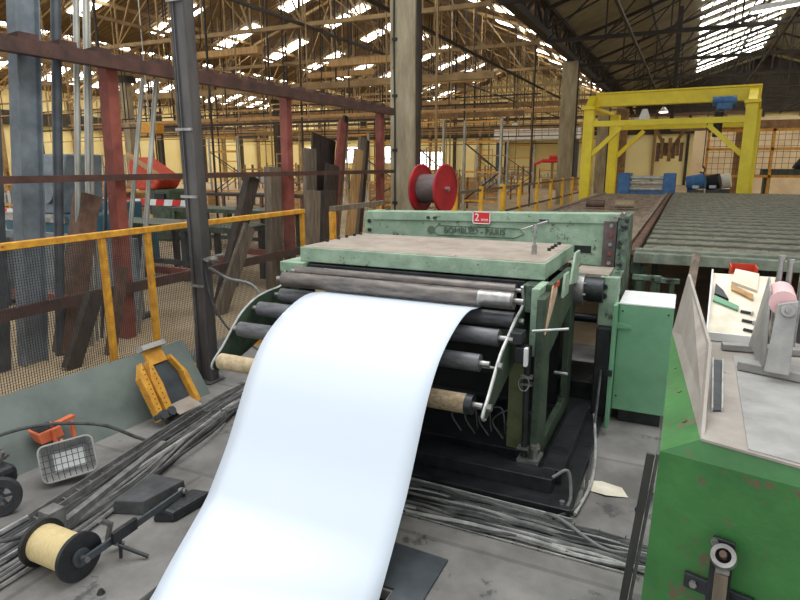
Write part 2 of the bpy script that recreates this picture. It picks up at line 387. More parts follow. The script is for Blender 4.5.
for x in (gx0,gx1):
    MB().box(x-.22,x+.22,G-.3,G+2.9,gz,gz+.1).build('end_beam',mGan,r)
    MB().prism([(G-.2,gz+.1),(G+.9,gz+.1),(G+.35,gz+.5)],0,x-.12,x+.12).build('gusset',mGan,r)
MB().box(gx0+.1,gx1+.2,G+.4,G+.75,gt-.4,gt-.0).build('bridge_beam',mGan,r,bevel=.01)
MB().box(gx0+.1,gx1+.2,G+.3,G+.85,gt-.0,gt+.05).build('top_flange',mGan,r)
GR.rotation_euler=(0,0,math.radians(-5))
hx=gx1-.78
h=thing('electric_hoist','blue electric hoist hanging from the yellow crane bridge','hoist',(hx,G+.0,gt-.5)); hoist_parts=[]
G_=G; G=G-.22; MB().box(hx-.2,hx+.25,G+.0,G+.3,gt-.7,gt-.3).build('body',mBlue,h,bevel=.05)
MB().cyl((hx-.32,G+.12,gt-.42),(hx+.34,G+.12,gt-.42),.14,16).build('motor',mBlue,h,True)
MB().cyl((hx-.1,G+.2,gt-.75),(hx-.1,G+.2,gt-1.5),.13,12).build('chain_bag',mBlack,h,True)
b=MB(); b.bar((hx-.4,G+.2,gt-.7),(hx-.4,G+.2,gt-2.4),.03); b.build('chain',mDark,h); MB().tube([(hx-.4,G+.2,gt-2.4),(hx-.32,G+.2,gt-2.5),(hx-.36,G+.2,gt-2.62),(hx-.46,G+.2,gt-2.58)],.03).build('hook',mDark,h,True)
G=G_
o=MB().cyl((hx-2.3,G+.35,gt-.95),(hx-2.3,G+.35,gt-.55),.22,16,.08).build('crane_floodlight',mWhite,None,True); tag(o,'white bell-shaped floodlight on the yellow crane bridge left of the blue hoist','light')
# ================= RED STORAGE RACK, LEFT
RX=-5.0
r=thing('stock_rack','dark red steel rack with top comb beam and two horizontal bars, behind the yellow fence','rack',(RX,7,0))
MB().box(RX-.05,RX+.05,2.0,10.3,2.63,2.75).build('top_beam',mBeam,r)
MB().box(RX-.02,RX+.03,1.8,10.3,1.6,1.66).build('middle_rail',mBeam,r)
b=MB(); b.box(RX-.05,RX+.0,1.8,10.3,.48,.58); b.build('lower_rail',mBeam,r)
for y,lean in ((4.27,.04),(7.15,.02),(10.02,0)):
    b=MB(); b.bar((RX-.12,y+lean,2.66),(RX-.12,y-lean,0),.12,.12); b.build('upright',mRedP,r)
for i in range(20):
    y=3.05+i*.36
    MB().prism([(RX-.03,2.75),(RX-.30,2.75),(RX-.30,2.79),(RX-.03,2.81)],1,y,y+.17).build('comb_tooth',mBeam,r)
for y in (2.6,3.6,5.2,6.1,6.9): MB().box(RX-.9,RX-.06,y,y+.07,.48,.56).build('lower_arm',mRedP,r)
# stock standing in the rack: (y_top,z_top,y_bot,z_bot, x, kind)
def lean_bar(name,lab,cat,yt,zt,yb,x,kind,mat,w,d=None,grp=None,zb=0.0,xt=None):
    d=d or w; r=thing(name,lab,cat,(x,yb,zb),grp); xt=x if xt is None else xt
    p0=Vector((x,yb,zb)); p1=Vector((xt,yt,zt))
    if kind=='tube':
        b=MB(); b.cyl(p0,p1,w/2,16); b.build('tube_wall',mat,r,True); MB().cyl(p1-(p1-p0)*.0005,p1+(p1-p0).normalized()*.002,w*.38,12).build('open_end',mBlack,r)
    elif kind=='ibeam':
        b=MB(); b.bar(p0,p1,w,.012,up=(1,0,0)); o=b.build('web',mat,r)
        n=(p1-p0).normalized(); s=n.cross(Vector((1,0,0))).normalized()
        for q in (-1,1): b=MB(); b.bar(p0+s*q*w/2,p1+s*q*w/2,.012,d,up=(1,0,0)); b.build('flange',mat,r)
    else:
        b=MB(); b.bar(p0,p1,w,d,up=(1,0,0)); b.build('length',mat,r,bevel=.004)
        if kind=='box': MB().bar(p1,p1+(p1-p0).normalized()*.003,w*.84,d*.84,up=(1,0,0)).build('open_end',mBlack,r)
    return r
def ex(yt,zt,yb,zb0,z=0): # extend foot line to the floor
    t=(z-zt)/(zb0-zt); return yt+(yb-yt)*t
lean_bar('steel_beam','wide blue-grey steel beam standing in the rack at far left','beam',3.66,3.6,ex(3.58,3.09,3.25,-.15),-5.2,'ibeam',mGrey,.2,.12)
lean_bar('steel_beam','grey steel beam cut by the left edge of the photo','beam',3.36,3.6,3.0,-5.25,'bar',mGreyD,.14,.1)
lean_bar('steel_tube','dark grey steel tube standing between the wide beam and the pale twin tubes','tube',3.96,3.6,ex(3.9,3.16,3.66,1.12),-5.2,'tube',mGreyD,.085)
lean_bar('steel_tube','bright galvanised tube, left one of the pale twin tubes in the rack','tube',4.16,3.6,ex(4.1,3.22,3.9,1.47),-5.2,'tube',mTube,.055)
lean_bar('steel_tube','bright galvanised tube, right one of the pale twin tubes in the rack','tube',4.27,3.6,ex(4.2,3.22,4.02,1.47),-5.22,'tube',mTube,.055)
lean_bar('steel_box_section','brown rusty box section with open square end, leaning below the twin tubes','box section',4.02,1.47,3.6,-5.22,'box',mRust,.19,.15)
lean_bar('steel_tube','thin pale rod standing just left of the leaning red upright','rod',4.36,3.6,4.0,-5.3,'tube',mTube,.03)
lean_bar('steel_tube','thin dark rod standing just left of the leaning red upright','rod',4.42,2.0,4.1,-5.35,'tube',mGreyD,.035)
lean_bar('steel_tube','pale galvanised tube, leftmost of the three tubes right of the red upright','tube',4.8,2.62,ex(4.76,2.65,4.44,1.09),-5.2,'tube',mTube,.045)
lean_bar('steel_tube','galvanised tube, middle one of the three tubes right of the red upright','tube',4.93,2.62,ex(4.91,2.67,4.6,1.08),-5.15,'tube',mTube,.05)
lean_bar('steel_tube','dull grey tube, rightmost of the three tubes right of the red upright','tube',5.0,2.62,4.45,-5.22,'tube',mGreyD,.045)
lean_bar('timber_baulk','grey weathered timber baulk standing just left of the second red upright','timber',7.0,1.72,6.92,-5.25,'bar',mWoodG,.26,.12)
lean_bar('timber_baulk','dark timber leaning to the right between the black post and the second red upright','timber',6.35,1.6,5.6,-5.1,'bar',mWoodD,.2,.1)
lean_bar('timber_baulk','dark timber leaning behind the mesh in front of the rusty box section','timber',3.62,.62,3.3,-4.75,'bar',mWoodD,.14,.08)
lean_bar('timber_baulk','brown-black plank leaning behind the mesh left of the red upright','timber',4.0,.8,3.75,-4.8,'bar',mRust,.1,.05)
lean_bar('timber_baulk','pale grey plank leaning to the right behind the mesh fence','timber',6.0,1.0,5.35,-4.9,'bar',mWoodG,.2,.05)
lean_bar('timber_baulk','short grey timber baulk right of the second red upright','timber',7.62,1.38,7.5,-5.02,'bar',mWoodG,.3,.1)
lean_bar('timber_baulk','short black timber baulk right of the grey baulk','timber',8.02,1.36,7.95,-5.02,'bar',mWoodD,.34,.1)
lean_bar('steel_plate_strip','tall dark plate with pale square top standing behind the timbers','plate',8.75,2.2,8.35,-5.5,'bar',mWoodD,.7,.03)
lean_bar('timber_baulk','tall grey-brown plank left of the dark plate','timber',8.15,2.0,8.1,-5.4,'bar',mWoodG,.3,.06)
for i,(yt,zt,yb,w,m,l) in enumerate(((8.5,1.75,8.2,.25,mWoodD,'dark tall plank, first right of the grey-brown plank'),(8.95,2.45,8.4,.13,mRedP,'red oxide painted bar leaning among the dark planks'),(9.15,2.55,8.55,.07,mBlack,'thin black bar leaning right of the red oxide bar'),(9.25,2.5,8.75,.1,mWoodG,'grey plank leaning right of the thin black bar'),(9.35,2.0,8.85,.14,mWoodL,'pale yellowish plank leaning in the rack'),(9.55,2.0,9.05,.09,mWoodL,'narrow pale plank leaning right of the yellowish plank'),(9.75,2.22,9.25,.16,mWoodG,'brown-grey plank leaning left of the third red upright'),(9.95,2.2,9.5,.18,mWoodD,'dark wide plank leaning against the third red upright'))):
    lean_bar('timber_plank',l,'timber',yt,zt,yb,-5.2-.06*(i%4),'bar',m,w*1.5,.05)
# ================= YELLOW FENCE
FX=-3.75; FH=1.283
r=thing('safety_fence','yellow framed safety fence with dark wire mesh, standing before the red rack','fence',(FX,4,0))
MB().box(FX-.025,FX+.025,1.2,5.5,FH-.045,FH).build('top_rail',mYel,r,bevel=.004)
for y in (1.25,2.96,3.37,5.47): MB().box(FX-.02,FX+.02,y-.02,y+.02,.02,FH-.045).build('post',mYel,r)
MB().box(FX-.025,FX+.025,1.2,5.5,0,.05).build('bottom_rail',mYel,r)
ms=MB(); y=1.27
while y<5.45: ms.bar((FX-.028,y,.04),(FX-.028,y,FH-.05),.003); y+=.018
z=.06
while z<FH-.05: ms.bar((FX-.028,1.25,z),(FX-.028,5.46,z),.0022); z+=.018
ms.build('wire_mesh',mMesh,r)
r=thing('guard_rail','short dull yellow guard rail between the mesh fence and the concrete pillar','guard rail',(-3.7,7,0))
MB().box(-3.73,-3.67,6.0,7.35,1.22,1.28).build('top_rail',mWoodG,r); 
for y in (6.02,7.2): MB().box(-3.73,-3.67,y-.03,y+.03,0,1.22).build('post',mYel,r)
# vertical black steel post in front of the fence
px,py=-3.445,3.6
r=thing('steel_post','tall dark steel channel post standing in front of the yellow fence','post',(px,py,0))
MB().box(px-.05,px+.05,py-.03,py-.02,0,3.6).build('web',mPost,r)
for q in (-1,1): MB().box(px+q*.05-.005,px+q*.05+.005,py-.045,py+.055,0,3.6).build('flange',mPost,r)
MB().box(px-.09,px+.09,py-.09,py+.09,0,.012).build('base_plate',mPost,r)
c=MB().tube([(px-.075,py-.02,3.5),(px-.08,py-.03,2.2),(px-.075,py-.02,1.2),(px-.07,py-.03,.5),(px-.06,py-.06,.03),(px+.1,py-.35,.02),(px+.35,py-.8,.02)],.014).build('cable',mCable,r,True)
for z in (2.9,2.0,1.5,.8): MB().box(px-.1,px+.06,py-.06,py-.045,z,z+.02).build('clip',mSteel,r)
b=MB(); b.cyl((px+.05,py-.02,1.02),(px+.2,py-.02,1.03),.014,12); b.cyl((px+.12,py-.06,1.03),(px+.12,py+.03,1.03),.02,12); b.cyl((px+.2,py-.05,1.06),(px+.2,py+.03,1.06),.014,10); b.build('air_valve',mSteel,r,True)
tag(MB().tube(smooth_path([(px+.1,py-.02,.96),(px+.18,py+.1,.86),(px+.4,py+.15,.8),(px+.55,py+.1,.55),(px+.5,py+.05,.1),(px+.3,py,.015)]),.012).build('air_hose',mCableM,None,True),'grey air hose looping from the valve on the black post','hose')
tag(MB().tube(smooth_path([(px+.06,py-.02,.94),(px+.08,py,.7),(px+.2,py+.05,.45),(px+.45,py+.15,.25),(px+.7,py+.2,.015)]),.009).build('air_hose',mCable,None,True),'thin black air hose hanging down from the black post','hose')
# grey-green board leaning on the fence
b=MB(); b.hexa([(-3.42,1.0,0),(-3.4,1.0,0),(-3.235,3.38,0),(-3.255,3.38,0)],[(-3.72,1.0,.385),(-3.70,1.0,.39),(-3.52,3.42,.39),(-3.54,3.42,.385)])
tag(b.build('leaning_board',mBoard,None,bevel=.003),'long grey-green board leaning against the foot of the mesh fence','board')
# ================= YELLOW STEEL DOLLY / RAMP leaning on board
J=thing('steel_cradle','chipped yellow steel cradle with grey sloping plate, leaning on the grey-green board','steel cradle',(-3.15,2.95,0))
B0=Vector((-3.14,0,.0)); T0=Vector((-3.42,0,.5)); e=(T0-B0).normalized(); nrm=Vector((e.z,0,-e.x))
def jp(y,h,off): v=B0+e*h+nrm*off; return (v.x,y,v.z)
def jprism(poly,o0,o1):
    n=len(poly); m=MB(); m.add([jp(y,h,o0) for y,h in poly]+[jp(y,h,o1) for y,h in poly],[tuple(range(n))[::-1],tuple(range(n,2*n))]+[(i,(i+1)%n,n+(i+1)%n,n+i) for i in range(n)]); return m
jprism([(2.87,.07),(3.08,.07),(3.08,.34),(3.02,.45),(2.95,.45),(2.87,.36)],.03,.04).build('sloping_plate',mGreyD,J)
jprism([(2.87,.40),(3.03,.40),(3.03,.53),(2.87,.53)],.04,.055).build('head_plate',mYelR,J)
jprism([(2.84,.51),(3.05,.51),(3.05,.545),(2.84,.545)],.03,.10).build('top_lip',mPaint,J)
jprism([(2.81,.02),(2.86,.02),(2.88,.25),(2.87,.42),(2.855,.44),(2.81,.3)],.02,.09).build('cheek',mYelR,J,bevel=.003)
jprism([(2.74,.02),(2.785,.02),(2.80,.28),(2.80,.44),(2.74,.34)],.02,.08).build('cheek',mYelR,J,bevel=.003)
jprism([(3.08,.03),(3.12,.03),(3.12,.27),(3.05,.43),(3.04,.40),(3.08,.30)],.02,.09).build('cheek',mYelR,J,bevel=.003)
for y in (2.765,2.835): 
    m=MB(); m.cyl(jp(y,.05,.03),jp(y,.05,.11),.032,16); m.build('foot_roller',mGreyD,J,True)
m=MB(); m.add([jp(2.87,.1,.035),jp(3.08,.1,.035),jp(3.08,.0,.12),jp(2.87,.0,.12),jp(2.87,.09,.03),jp(3.08,.09,.03),jp(3.08,.0,.11),jp(2.87,.0,.11)],[(0,1,2,3),(7,6,5,4),(0,4,5,1),(1,5,6,2),(2,6,7,3),(3,7,4,0)]); m.build('bottom_lip',mDusty,J)
for i in range(9):
    for y0,h0,dy in ((2.83,.08,.003),(2.765,.1,.003)): MB().cyl(jp(y0+dy*i,h0+.036*i,.089 if y0>2.8 else .079),jp(y0+dy*i,h0+.036*i,.0915 if y0>2.8 else .0815),.005,8).build('punched_hole',mBlack,J)
# ================= WORK LAMP with wire cage
Lp=Vector((-3.04,2.035,.115))
R=Matrix.Rotation(math.radians(-8),3,'Z')@Matrix.Rotation(math.radians(0),3,'X')
cam_dir=Vector((3.03,-2.06,1.9)).normalized()
ax=Vector((.62,.75,.12)).normalized(); nz=(cam_dir-ax*cam_dir.dot(ax)).normalized(); ay=nz.cross(ax)
def lp(a,b,c): return Lp+ax*a+ay*b+nz*c
L_=thing('work_lamp','fallen work lamp with pale rounded wire cage beside the orange stand','work lamp',(-3.03,2.06,0))
def rr(w,h,rad,c,n=5):
    out=[]
    for (cx,cy,a0) in ((w-rad,h-rad,0),(-w+rad,h-rad,90),(-w+rad,-h+rad,180),(w-rad,-h+rad,270)):
        for i in range(n): t=math.radians(a0+90*i/(n-1)); out.append(lp(cx+rad*math.cos(t),cy+rad*math.sin(t),c))
    return out
MB().tube(rr(.138,.102,.035,.05)+[rr(.138,.102,.035,.05)[0]],.006).build('rim',mPaint,L_,True)
o=MB(); a=rr(.134,.098,.03,.045); b_=rr(.095,.065,.02,-.04); n=len(a)
o.add(a+b_,[(i,(i+1)%n,n+(i+1)%n,n+i) for i in range(n)]+[tuple(range(n,2*n))]); o.build('housing',mPaint,L_)
MB().add([lp(-.08,-.05,-.03),lp(.08,-.05,-.03),lp(.08,.05,-.03),lp(-.08,.05,-.03),lp(-.08,-.05,-.02),lp(.08,-.05,-.02),lp(.08,.05,-.02),lp(-.08,.05,-.02)],[(0,1,2,3),(4,5,6,7),(0,1,5,4),(1,2,6,5),(2,3,7,6),(3,0,4,7)]).build('lens',mWhite,L_)
w=MB()
for i in range(-4,5): w.tube([lp(i*.029,-.1,.05),lp(i*.029,-.07,.068),lp(i*.029,.07,.068),lp(i*.029,.1,.05)],.0022,5)
for j in (-.05,-.018,.018,.05): w.tube([lp(-.137,j,.05),lp(-.1,j,.068),lp(.1,j,.068),lp(.137,j,.05)],.0022,5)
w.build('wire_cage',mGreyD,L_)
O_=thing('orange_stand','small orange folding stand lying against the grey-green board','stand',(-3.33,2.18,0))
b=MB(); ox,oy=-3.36,2.15
b.hexa([(ox-.02,oy-.09,.14),(ox+.05,oy-.09,.13),(ox+.05,oy+.06,.13),(ox-.02,oy+.06,.14)],[(ox-.06,oy-.1,.21),(ox+.04,oy-.1,.2),(ox+.04,oy+.05,.2),(ox-.06,oy+.05,.21)]); b.build('bracket',mOrange,O_,bevel=.008)
b=MB(); b.hexa([(ox-.015,oy-.08,.19),(ox+.03,oy-.08,.185),(ox+.03,oy+.03,.185),(ox-.015,oy+.03,.19)],[(ox-.05,oy-.085,.215),(ox+.03,oy-.085,.205),(ox+.03,oy+.03,.205),(ox-.05,oy+.03,.215)]); b.build('socket',mDark,O_)
for dy in (-.01,.11):
    m=MB(); m.tube([(ox+.05,oy+dy,.2),(ox+.06,oy+dy,.1),(ox+.09,oy+dy-.01,.0)],.014); m.build('leg',mOrange,O_,True)
m=MB(); m.bar((ox,oy,.2),(ox,oy+.16,.21),.04,.02); m.build('arm',mOrange,O_)
m=MB(); m.tube(smooth_path([(ox+.1,oy+.0,.14),(ox+.15,oy-.04,.1),(ox+.17,oy-.09,.05),(ox+.17,oy-.13,.01)]),.009); m.build('handle',mOrange,O_,True)
# ================= TROLLEY WHEEL at left edge
W_=thing('wheeled_compressor','dark machine with spoked rubber wheel and shiny fittings at left edge','trolley',(-3.05,1.62,0))
wc=Vector((-3.02,1.63,.1)); wa=Vector((.8,-.55,.1)).normalized()
def ring(m,c,a,R0,R1,w,n=28):
    u=a.cross(Vector((0,0,1))).normalized(); v=a.cross(u)
    prof=[(R1,-w*.35),(R1,w*.35),(R1*.96,w*.5),(R0,w*.5),(R0,-w*.5),(R1*.96,-w*.5)]; k=len(prof); vs=[]
    for i in range(n):
        t=2*PI*i/n
        for (r,z) in prof: vs.append(c+a*z+(u*math.cos(t)+v*math.sin(t))*r)
    m.add(vs,[(i*k+j,i*k+(j+1)%k,((i+1)%n)*k+(j+1)%k,((i+1)%n)*k+j) for i in range(n) for j in range(k)])
m=MB(); ring(m,wc,wa,.062,.1,.045); m.build('tyre',mRub,W_,True)
m=MB(); ring(m,wc,wa,.054,.063,.03); u=wa.cross(Vector((0,0,1))).normalized(); v=wa.cross(u)
for i in range(6): t=PI*i/3; m.bar(wc,wc+(u*math.cos(t)+v*math.sin(t))*.056,.012,.01)
m.cyl(wc-wa*.02,wc+wa*.022,.018,16); m.build('wheel_rim',mGreyD,W_,True)
MB().cyl(wc-wa*.25,wc,.01,10).build('axle',mSteel,W_,True)
MB().box(-3.42,-3.08,1.45,1.78,.1,.2).build('motor_housing',mDark,W_,bevel=.03)
m=MB()
for i in range(9): a=random.uniform(-3.3,-3.1); b_=random.uniform(1.7,1.8); m.cyl((a,b_,.2),(a+.02,b_+.02,.22+random.random()*.04),.014,8)
m.build('pipe_fitting',mSteel,W_,True)
# ================= ROPE REEL and arm
K=thing('rope_reel','cream twine reel with black flanges lying on the floor at lower left','reel',(-2.34,1.47,0))
MB().cyl((-2.45,1.47,.107),(-2.22,1.47,.107),.083,32).build('wound_twine',mRope,K,True)
for x in (-2.465,-2.225): MB().cyl((x,1.47,.107),(x+.018,1.47,.107),.106,36).build('flange',mDark,K,True)
m=MB(); m.cyl((-2.207,1.47,.107),(-2.195,1.47,.107),.04,24); m.build('hub',mGreyD,K,True)
MB().hexn((-2.195,1.47,.107),(-2.16,1.47,.107),.013).build('nut',mSteel,K)
A_=thing('reel_arm','flat steel lever arm with black plate, fixed to the twine reel','lever',(-2.2,1.8,0))
m=MB(); m.bar((-2.175,1.45,.107),(-2.235,2.1,.085),.012,.035); m.build('flat_bar',mGreyD,A_,bevel=.002)
m=MB(); m.bar((-2.168,1.6,.125),(-2.18,1.74,.12),.02,.055); m.build('black_plate',mDark,A_,bevel=.002)
m=MB(); m.cyl((-2.17,1.63,.075),(-2.06,1.69,.012),.009,10); m.cyl((-2.17,1.64,.1),(-2.165,1.63,.012),.008,8); m.build('foot_bar',mDark,A_,True)
m=MB(); m.hexn((-2.255,2.085,.09),(-2.215,2.085,.09),.014); m.build('nut',mSteel,A_)
tag(MB().tube([(-2.24,1.6,.2),(-2.25,1.66,.14),(-2.26,1.64,.06),(-2.23,1.7,.02)],.015,6).build('hanging_chain',mCableM,None,True),'short grey rag of twisted wire hanging behind the black plate of the lever','wire')
# wood/charcoal blocks
b=MB(); b.hexa([(-2.52,1.87,0),(-2.36,1.93,0),(-2.33,2.2,0),(-2.56,2.18,0)],[(-2.5,1.88,.075),(-2.36,1.94,.075),(-2.33,2.19,.075),(-2.55,2.17,.075)])
tag(b.build('steel_block',mRock,None,bevel=.006),'low square charcoal-grey block under the end of the steel lever','block')
b=MB(); b.hexa([(-2.27,1.9,0),(-2.16,1.95,0),(-2.13,2.22,0),(-2.25,2.17,0)],[(-2.26,1.92,.08),(-2.17,1.95,.055),(-2.15,2.2,.05),(-2.24,2.15,.07)])
tag(b.build('rubber_block',mDark,None,bevel=.015),'rough rounded black block between the grey block and the white sheet','block')
b=MB(); b.box(-2.2,-2.12,2.28,2.42,0,.03); tag(b.build('floor_chock',mRock,None,bevel=.01),'small dark chock on the floor beyond the black block','block')
o=bpy.data.meshes.new('s'); m=MB(); m.cyl((-2.06,1.44,0),(-2.06,1.44,.018),.018,7,.01); tag(m.build('coal_lump',mDark),'small dark lump on bare floor in front of the twine reel','stone')
# ================= CABLES ON THE LEFT FLOOR
mats=[mCable,mCableM,mCableM,mCable,mCableL]
for i in range(27):
    off=(i/26-.5)*.44; j=lambda s:random.uniform(-s,s)
    pts=[(-2.62+off*.8+j(.03),.7,.012),(-2.66+off*.8+j(.03),1.5,.014),(-2.72+off*.7+j(.05),2.1,.016+.012*(i%3)),(-2.83+off*.6+j(.05),2.75,.018+.014*(i%3)),(-2.95+off*.7+j(.05),3.35,.015),(-2.9+off*.9+j(.05),4.2,.014),(-2.8+off,5.2,.014)]
    r_=random.choice((.009,.011,.008)); m_=random.choice(mats)
    nm={id(mCable):'dark',id(mCableM):'grey',id(mCableL):'pale'}[id(m_)]
    tag(MB().tube(smooth_path(pts,5),r_,6).build('floor_cable',m_,None,True),nm+' cable in the bundle running along the floor left of the white sheet','cable',nm+' floor cables left of the sheet')
T_=thing('cable_tray','narrow slotted steel cable tray with rungs lying along the left cable bundle','cable tray',(-2.75,2.3,0))
for q in (-.03,.03): 
    m=MB(); m.bar((-2.75+q*1.2,1.62,.055),(-2.98+q,3.0,.055),.006,.03); m.build('side_rail',mCableM,T_)
for i in range(16): t=i/15; x=-2.75-.23*t; y=1.64+1.34*t; MB().bar((x-.035,y,.045),(x+.035,y,.045),.008,.006).build('rung',mCableM,T_)
o=MB().bar((-2.58,1.66,.05),(-2.80,2.5,.05),.035,.045).build('trunking_bar',mCableM); tag(o,'square grey dusty trunking bar lying along the left cable bundle','bar')
b=MB(); b.box(-2.64,-2.56,1.58,1.66,0,.15); tag(b.build('trunking_end',mCableM),'upright grey end plate where the cable tray meets the twine reel','bracket')
for pts,l in (([(-3.3,1.2,.2),(-3.38,1.9,.26),(-3.15,2.3,.2),(-2.95,2.55,.02),(-2.85,2.9,.02),(-2.8,3.2,.03)],'dark cable arching over the orange stand towards the yellow cradle'),([(-2.95,2.4,.015),(-2.9,2.62,.015),(-2.78,2.72,.02)],'short dark cable lying beyond the work lamp'),([(-2.86,2.5,.03),(-3.02,2.75,.03),(-2.98,3.0,.03),(-2.85,3.1,.03),(-2.75,3.0,.03)],'dark cable loop on the floor before the yellow cradle'),([(-2.9,1.1,.012),(-2.86,1.35,.02),(-2.72,1.5,.03),(-2.62,1.7,.03)],'dark cable curving behind the twine reel')):
    tag(MB().tube(smooth_path(pts),.011,8).build('loose_cable',mCable,None,True),l,'cable')
# ================= WHITE SHEET
prof=[(3.95,.965),(3.5,.965),(3.25,.965),(3.1,.978),(2.98,.992),(2.87,.983),(2.75,.95),(2.63,.90),(2.53,.84),(2.44,.755),(2.36,.65),(2.28,.52),(2.18,.36),(2.08,.23),(1.98,.11),(1.88,-.005),(1.78,-.13),(1.66,-.3),(1.52,-.55),(1.38,-.9)]
pp=smooth_path([(0,a,b) for a,b in prof],5)
vs=[];fs=[]; XL,XR=-2.0,-.985; nx=12
for p in pp:
    e=max(0,(.16-p.z)/.16); e=min(e,1.4); ex_=e*e*(3-2*min(e,1))
    for i in range(nx+1):
        t=1-i/nx; vs.append((XL+(XR-XL)*i/nx+ex_*.115*t,p.y-ex_*.30*t,p.z))
for a in range(len(pp)-1):
    for i in range(nx): q=a*(nx+1)+i; fs.append((q,q+1,q+nx+2,q+nx+1))
o=MB().add(vs,fs).build('steel_sheet',mSheet,None,True)
sm=o.modifiers.new('thick','SOLIDIFY'); sm.thickness=.003; sm.offset=0
tag(o,'wide glossy white coated sheet curving down off the machine rollers into the floor pit','metal sheet')
# ================= FRONT STAND OF THE MACHINE
S=thing('sheet_straightener','green machine with thick dusty top slab and curved rack of rollers feeding the white sheet','machine',(-1.53,3.7,0))
def pt(n,m,mat,bv=0,sm=False,par=None): return m.build(n,mat,par or S,sm,bv)
slab=MB(); slab.box(-2.37,-.69,3.42,4.33,1.1,1.2)
slab=pt('top_slab',slab,mGreen,.006)
pt('dusty_top',MB().box(-2.36,-.70,3.43,4.32,1.2,1.203),mDusty,par=slab)
for y in (3.72,3.88,4.0,4.12,4.22): pt('bolt',MB().hexn((-2.335,y,1.203),(-2.335,y,1.222),.013),mDark)
for y in (3.93,4.04,4.14,4.27): pt('bolt',MB().hexn((-.775,y,1.203),(-.775,y,1.222),.013),mDark)
pt('under_channel',MB().box(-2.3,-.8,3.4,3.5,1.03,1.09),mDark,.004)
pt('left_bearing_block',MB().box(-2.5,-2.31,3.36,4.1,.96,1.1),mGreen,.005)
pt('right_bearing_block',MB().box(-.79,-.705,3.3,3.6,.93,1.09),mMill,.005)
# top rollers
def roller(x0,x1,y,z,r,mat,end=mSteel,name='roller',shaft=.05):
    a=MB().cyl((x0,y,z),(x1,y,z),r,28).build(name,mat,S,True)
    MB().cyl((x0-shaft,y,z),(x1+shaft,y,z),r*.35,14).build('shaft',end,a,True); return a
tr_=roller(-2.31,-.79,3.14,1.028,.047,mRollTop)
MB().cyl((-.99,3.14,1.028),(-.805,3.14,1.028),.0477,28).build('polished_sleeve',mSteel,tr_,True)
roller(-2.3,-.82,3.28,1.058,.035,mRollTop)
roller(-2.37,-.8,3.19,.905,.046,mRoller)
roller(-2.38,-.82,2.97,.86,.046,mRoller)
roller(-2.38,-.86,2.775,.775,.046,mRoller)
roller(-2.4,-.84,2.615,.615,.048,mWrap)
for o in [c for c in S.children if c.name.startswith('roller')][-1:]: o['label']='cloth-wrapped tan bottom roller'
MB().cyl((-1.1,2.615,.615),(-.86,2.615,.615),.0488,28).build('worn_wrapping',mWrap2,o,True)
MB().cyl((-.875,2.615,.615),(-.838,2.615,.615),.0495,28).build('end_collar',mDark,o,True)
# curved side plates
Rp=[(3.24,1.09),(3.28,.98),(3.12,.93),(2.98,.87),(2.84,.81),(2.74,.73),(2.66,.66),(2.58,.60),(2.57,.575),(2.61,.555),(2.70,.57),(2.82,.60),(3.13,.69),(3.4,.72),(3.55,.8),(3.55,1.04),(3.3,1.09)]
Rp=[(p.x,p.y) for p in smooth_path([(a,b,0) for a,b in Rp],3)]
pl=pt('side_plate',MB().prism(Rp,0,-.782,-.77),mGreenD)
n=27
m=MB(); m.tube([(-.776,a,b) for a,b in Rp[:n+1]],.009,6); m.build('worn_edge',mSteelW,pl,True)
for y,z in ((2.97,.86),(2.775,.775),(2.615,.615),(3.19,.905)): MB().hexn((-.77,y,z),(-.745,y,z),.018).build('bolt',mSteel,pl)
Lq=[(3.34,1.04),(3.3,.95),(3.14,.935),(3.0,.91),(2.87,.85),(2.77,.765),(2.68,.68),(2.60,.62),(2.58,.58),(2.63,.55),(2.75,.56),(2.92,.60),(3.28,.72),(3.5,.75),(3.5,1.02)]
Lq=[(p.x,p.y) for p in smooth_path([(a,b,0) for a,b in Lq],3)]
pl2=pt('side_plate',MB().prism(Lq,0,-2.45,-2.438),mGreenD)
m=MB(); m.tube([(-2.444,a,b) for a,b in Lq[:26]],.007,6); m.build('worn_edge',mSteelW,pl2,True)
pt('tie_rod',MB().cyl((-2.44,2.86,.70),(-.78,2.92,.71),.007,10),mSteelW)
m=MB(); m.bar((-2.38,3.12,.84),(-.8,3.18,.83),.02,.05); pt('inner_cross_bar',m,mGreenD)
# right side frame (stands in plane x=-.62..-.7)
m=MB(); m.box(-.66,-.62,3.1,3.32,.09,1.06); sf=pt('front_post',m,mGreenD,.004)
pt('rear_post',MB().box(-.66,-.62,3.98,4.16,.09,1.08),mGreenD,.004)
pt('top_side_rail',MB().prism([(3.32,.7),(3.98,.86),(3.98,1.1),(3.32,1.1)],0,-.66,-.62),mGreenD,.003)
pt('bottom_side_rail',MB().prism([(3.32,.09),(3.98,.09),(3.98,.19),(3.32,.19)],0,-.66,-.62),mGreenD,.003)
pt('front_leg_panel',MB().box(-.84,-.725,3.28,3.32,.09,.72),mOlive,.004)
pt('front_top_panel',MB().box(-.705,-.66,3.16,3.4,.72,1.1),mGreen,.004)
pt('guide_plate',MB().prism([(3.45,1.0),(3.62,1.0),(3.62,1.13),(3.5,1.13)],0,-.6,-.585),mGreen,.002)
pt('rear_guide_plate',MB().prism([(3.78,1.02),(4.08,.98),(4.08,1.2),(3.92,1.2)],0,-.615,-.6),mGreen,.002)
m=MB(); m.prism([(3.13,.86),(3.2,.9),(3.4,1.04),(3.4,1.1),(3.28,1.1)],0,-.6195,-.612); pt('paint_strip',m,mCream)
m=MB(); m.prism([(3.3,1.085),(3.46,1.07),(3.46,1.1),(3.3,1.1)],0,-.6195,-.6115); pt('rust_patch',m,mRedO)
m=MB(); m.tube([(-.69,3.1,.8),(-.695,3.1,.6),(-.69,3.1,.3),(-.69,3.1,.15)],.018,10); pt('hydraulic_pipe',m,mDark,0,True)
